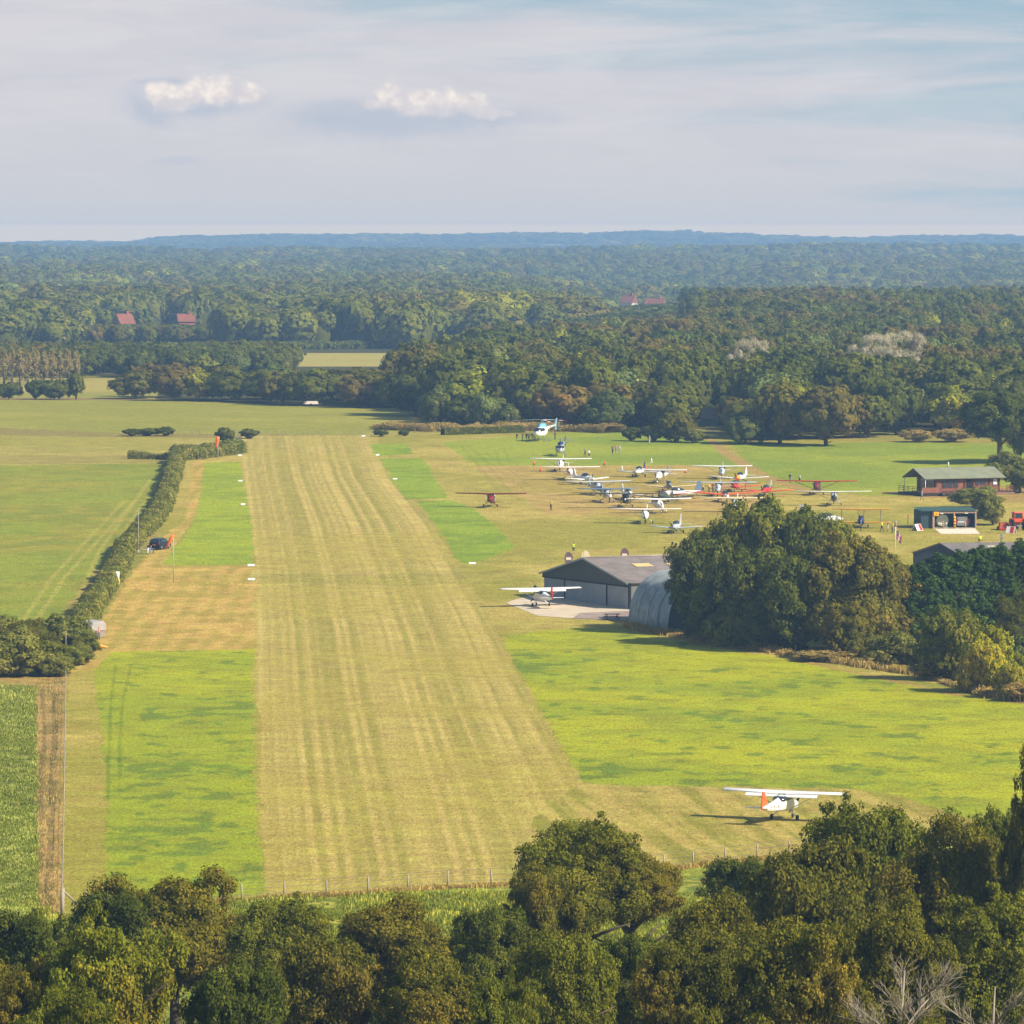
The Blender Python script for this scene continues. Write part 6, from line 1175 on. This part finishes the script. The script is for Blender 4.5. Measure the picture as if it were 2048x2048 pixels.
FB, FW, FR = mat('flag_blue', lin(40, 54, 120), .8), mat('flag_white', lin(226, 220, 222), .8), mat('flag_red', lin(200, 50, 56), .8)
m = MB(); NU, NV = 36, 24
def fpnt(a, b): return (.08 + a * .75 + .06 * math.sin(b * 5), .16 * math.sin(a * 9 + b * 2), 4.35 - b * 1.3 - a * .95)
for i in range(NU):
    for j in range(NV):
        a, b = (i + .5) / NU, (j + .5) / NV; x_, y_ = (a - .5) * 2, (b - .5) * 2; dd = min(abs(y_ - x_), abs(y_ + x_)); k = 2 if (abs(x_) < .12 or abs(y_) < .2) else 1 if (abs(x_) < .2 or abs(y_) < .33) else 2 if dd < .08 else 1 if dd < .2 else 0
        p = [fpnt(i / NU, j / NV), fpnt((i + 1) / NU, j / NV), fpnt((i + 1) / NU, (j + 1) / NV), fpnt(i / NU, (j + 1) / NV)]; m.add(p, [(0, 1, 2, 3)], k)
m.build('flag', [FB, FW, FR], fl_)
MB_ = mat('banner_plum', lin(112, 88, 92), .8)
def banner(label, x, y, h_, c_, band=True):
    o = thing('feather_banner', label, 'banner', P3(x, y)); m = MB(); m.tube([(0, 0, 0), (0, 0, h_)], .03, 5); m.build('pole', GREYM, o); m = MB(); m.poly([(-.1, 0, .8), (.5, 0, .9), (.95, 0, h_ - .9), (.75, 0, h_ - .3), (.3, 0, h_), (-.15, 0, h_ - .25), (-.3, 0, h_ - 1.0)], (0, .03, 0)); b = m.build('sail', c_, o)
    if band: m = MB(); m.box((.3, -.03, h_ - 1.0), (.72, .02, .38)); m.build('pale_panel', PINKW, b)
banner('plum feather banner with pale panel behind the left hangar slope', 1133, 1140, 2.6, MB_); banner('plum feather banner peeping over the hangar ridge', 1245, 1128, 2.3, MB_); banner('small pale feather banner at the hangar gable tip', 1167, 1130, 2.1, CREAM, False)
bd = thing('marker_flag', 'tall white and yellow banner leaning in the hedge', 'banner', P3(236, 1172), .3); m = MB(); m.box((-.06, 0, 1.5), (.55, .06, 1.0), 0, 0, 0, .12); m.build('white_panel', WHITE, bd); m = MB(); m.box((-.0, 0, .6), (.5, .06, .8), 0, 0, 0, .12); m.build('yellow_panel', mat('panel_yellow', lin(226, 206, 60), .7), bd); m = MB(); m.tube([(.2, .1, 0), (.1, .1, 1.9)], .04, 5); m.build('pole', BLACK, bd)
# ---- dark car, table and chairs
cr = thing('parked_car', 'dark blue estate car parked by the hedge with its rear to the viewer', 'car', P3(320, 1098), -.35); CB_ = paint('car_navy', 30, 34, 48, .3)
m = MB(); sec = lambda y, w, z0, z1, zt, wt: [(-w, y, z0), (-w * 1.03, y, (z0 + z1) / 2), (-w, y, z1), (-wt, y, zt), (wt, y, zt), (w, y, z1), (w * 1.03, y, (z0 + z1) / 2), (w, y, z0)]
m.loft([sec(-2.1, .8, .4, .85, .9, .7), sec(-2.05, .86, .28, .95, 1.0, .74), sec(-1.8, .88, .25, 1.0, 1.55, .66), sec(-.2, .9, .25, 1.0, 1.66, .68), sec(.7, .9, .25, 1.0, 1.5, .64), sec(1.2, .88, .25, .98, 1.06, .7), sec(2.1, .84, .28, .8, .86, .7), sec(2.25, .74, .4, .6, .66, .6)], 0, False); m.build('body', CB_, cr)
m = MB(); m.box((0, -1.98, 1.28), (1.3, .05, .42), 0, 0, -.3); m.build('rear_window', GLASS, cr)
for s in (-1, 1):
    m = MB(); m.box((s * .835, -.4, 1.28), (.06, 2.2, .36), 0, 0, 0, -s * .28); m.build('side_window', GLASS, cr); m = MB(); m.box((s * .74, -2.1, .85), (.14, .05, .24)); m.build('tail_lamp', RED, cr)
    for y_ in (-1.35, 1.35): m = MB(); m.wheel((s * .8, y_, .33), .33, .2, (1, 0, 0), 16); w_ = m.build('wheel', TYRE, cr); m = MB(); m.wheel((s * .9, y_, .33), .2, .03, (1, 0, 0), 12); m.build('rim', GREYM, w_)
m = MB(); m.box((.0, -2.13, .72), (.5, .03, .12)); m.build('number_plate', mat('plate_yellow', lin(222, 160, 60), .5), cr)
tb = thing('folding_table', 'small white folding table beside the dark car', 'table', P3(290, 1108), .2); m = MB(); m.box((0, 0, .7), (1.1, .6, .04)); m.build('table_top', WHITE, tb)
for sx in (-.45, .45):
    for sy in (-.22, .22): m = MB(); m.tube([(sx, sy, 0), (sx, sy, .7)], .02, 4); m.build('leg', GREYM, tb)
cs = thing('folding_chair', 'pale folding chair under the person in blue by the dark car', 'chair', P3(302, 1107.5), -1.0); m = MB(); m.box((0, 0, .42), (.45, .45, .04)); m.build('seat', WHITE, cs); m = MB(); m.box((0, -.22, .7), (.45, .03, .4)); m.build('backrest', WHITE, cs)
for sx in (-.2, .2):
    for sy in (-.2, .2): m = MB(); m.tube([(sx, sy, 0), (sx, sy, .42)], .018, 4); m.build('leg', GREYM, cs)
# ---- covered trailer by the hedge foot
ct = thing('covered_trailer', 'small caravan like trailer under a pale grey tarpaulin at the hedge foot', 'trailer', P3(186, 1276), .55); GT = mat('pale_tarpaulin', lin(168, 160, 156), .7, var=.08)
m = MB(); m.loft([[(-.9, -1.5, .95), (-.95, -1.5, 1.5), (-.7, -1.5, 1.85), (.7, -1.5, 1.95), (1.0, -1.5, 1.7), (1.0, -1.5, 1.0)], [(-1, -1.2, .9), (-1.05, -1.2, 1.6), (-.75, -1.2, 2.0), (.75, -1.2, 2.12), (1.1, -1.2, 1.8), (1.1, -1.2, .95)], [(-1, 1.5, .9), (-1.05, 1.5, 1.6), (-.75, 1.5, 2.05), (.75, 1.5, 2.15), (1.1, 1.5, 1.8), (1.1, 1.5, .95)]], 0, False); m.build('tarpaulin', GT, ct)
m = MB(); m.box((0, 0, .62), (1.8, 2.8, .7)); m.build('body', mat('trailer_grey', lin(150, 138, 132), .7), ct)
for s in (-1, 1): m = MB(); m.wheel((s * .85, .2, .3), .3, .18, (1, 0, 0)); m.build('wheel', TYRE, ct)
kb = thing('inflatable_boat', 'small orange boat shaped bag lying below the covered trailer', 'bag', P3(198, 1296), -.2); m = MB(); m.tube([(-.9, 0, .12), (-.6, 0, .2), (.3, .05, .2), (1.0, .1, .12)], [.1, .22, .2, .08], 8); m.build('hull', mat('bag_orange', lin(250, 170, 70), .6), kb)
# ---- fences and the gate
PW = mat('fence_post_wood', lin(160, 146, 130), .9)
def wire_fence(name, label, pts, n, h_=1.15, pw=.07, wires=(.35, .7, 1.05)):
    o = thing(name, label, 'fence', P3(*pts[0])); b0 = o.location; W_ = [P3(*p) for p in pts]; seg = [(W_[i + 1] - W_[i]).length for i in range(len(W_) - 1)]; cum = np.r_[0, np.cumsum(seg)]; pos = []
    for k in range(n + 1): s = cum[-1] * k / n; x_ = np.interp(s, cum, [p.x for p in W_]); y_ = np.interp(s, cum, [p.y for p in W_]); pos.append(Vector((x_, y_, gzf(x_, y_))))
    for q in pos: m = MB(); l = (random.uniform(-.04, .04), random.uniform(-.04, .04)); m.tube([q - b0 - Vector((0, 0, .2)), q - b0 + Vector((l[0], l[1], h_ * random.uniform(.92, 1.08)))], pw, 5); m.build('post', PW, o)
    for w_ in wires: m = MB(); m.tube([q - b0 + Vector((0, 0, w_ * h_)) for q in pos], .012, 3); m.build('wire', GREYM, o)
    return o
wire_fence('wire_fence', 'straight wire fence running up the left side between rough grass and mown strip', [(124, 1826), (128, 1600), (131, 1400), (133, 1320)], 30, 1.2, .05, (.3, .6, .95))
wire_fence('wire_fence', 'post and wire fence along the bottom end of the runway', [(398, 1806), (530, 1798), (700, 1788), (900, 1774), (1120, 1766), (1390, 1732), (1640, 1706)], 17, 1.2)
o = thing('corner_post', 'stout braced corner post at the lower left fence corner', 'fence post', P3(124, 1834)); m = MB(); m.tube([(0, 0, -.2), (.05, 0, 2.1)], .15, 7); m.build('post', PW, o); m = MB(); m.tube([(.05, .1, 1.9), (1.7, 1.4, .1)], .08, 6); m.build('brace', PW, o)
for x_, y_, h_, lab in ((131, 1322, 3.4, 'tall thin pole at the hedge corner above the tan path'), (170, 1822, 1.6, 'leaning short post right of the fence corner')): 
    o = thing('post', lab, 'post', P3(x_, y_)); m = MB(); m.tube([(0, 0, 0), (.08, 0, h_)], .05, 5); m.build('shaft', PW, o)
wire_fence('wire_fence', 'thin fence of small posts along the far edge of the airfield', [(340, 868), (480, 871), (620, 872), (760, 872)], 26, 1.1, .06, (.4, .9))
gt = thing('field_gate', 'pale wooden field gate half hidden by bushes at the right', 'gate', P3(1836, 1326), -.2)
for k in range(5): m = MB(); m.box((1.1, 0, .3 + k * .26), (2.4, .05, .11)); m.build('bar', WOODL, gt)
for x_ in (-.15, 2.4): m = MB(); m.box((x_, 0, .7), (.16, .16, 1.5)); m.build('post', WOODL, gt)
# ---- far houses among the trees
TILE = mat('red_tiles', lin(134, 80, 60), .85, scale=.3, var=.15); WALLW = mat('white_render', lin(222, 210, 192), .8); BRICK = mat('brick_wall', lin(160, 96, 76), .85)
def house(label, x, Y, zt, rz, w_, d_, wall, roofh=4.0, gablem=None):
    X = (x - 1024) / FPX * Y; g0 = gzf(X, Y); o = thing('house', label, 'house', (X, Y, g0), rz); hh = max(3.0, zt - g0 - roofh)
    m = MB(); m.box((0, 0, hh / 2), (w_, d_, hh)); m.build('wall', wall, o)
    m = MB(); prism(m, [Vector((-w_ / 2 - .4, -d_ / 2 - .5, hh - .2)), Vector((-w_ / 2 - .4, d_ / 2 + .5, hh - .2)), Vector((-w_ / 2 - .4, 0, hh + roofh))], Vector((w_ + .8, 0, 0))); rf = m.build('roof', TILE, o)
    m = MB(); prism(m, [Vector((-w_ / 2 - .46, -d_ / 2 + .2, hh)), Vector((-w_ / 2 - .46, d_ / 2 - .2, hh)), Vector((-w_ / 2 - .46, 0, hh + roofh - .7))], Vector((-.05, 0, 0))); m.build('gable', gablem or wall, o)
    m = MB(); m.box((w_ * .25, 0, hh + roofh), (1.0, 1.0, 2.4)); m.build('chimney', BRICK, rf)
    for k in range(3): m = MB(); m.box((-w_ * .3 + k * w_ * .3, -d_ / 2 - .03, hh * .6), (1.2, .1, 1.3)); f_ = m.build('window', WHITE, o); m = MB(); m.box((-w_ * .3 + k * w_ * .3, -d_ / 2 - .09, hh * .6), (1.0, .04, 1.1)); m.build('pane', GLASS, f_)
def zrow(y, Y): return CAMZ - (y - HOR) / FPX * Y
house('red roofed house with pale edged gable among the far trees at left', 248, 2250, zrow(627, 2250), .55, 6.5, 7, BRICK, 4.0); house('red roofed farmhouse with a raised brick end among the far trees at left', 372, 2300, zrow(627, 2300), .25, 7.0, 5, BRICK, 3.2)
house('small red roofed house with white gable in the far trees at centre right', 1258, 3000, zrow(590, 3000), -.5, 7, 7, WALLW, 4); house('larger orange roofed house in the far trees at centre right', 1310, 2950, zrow(596, 2950), -.3, 10, 8, WALLW, 4.6)
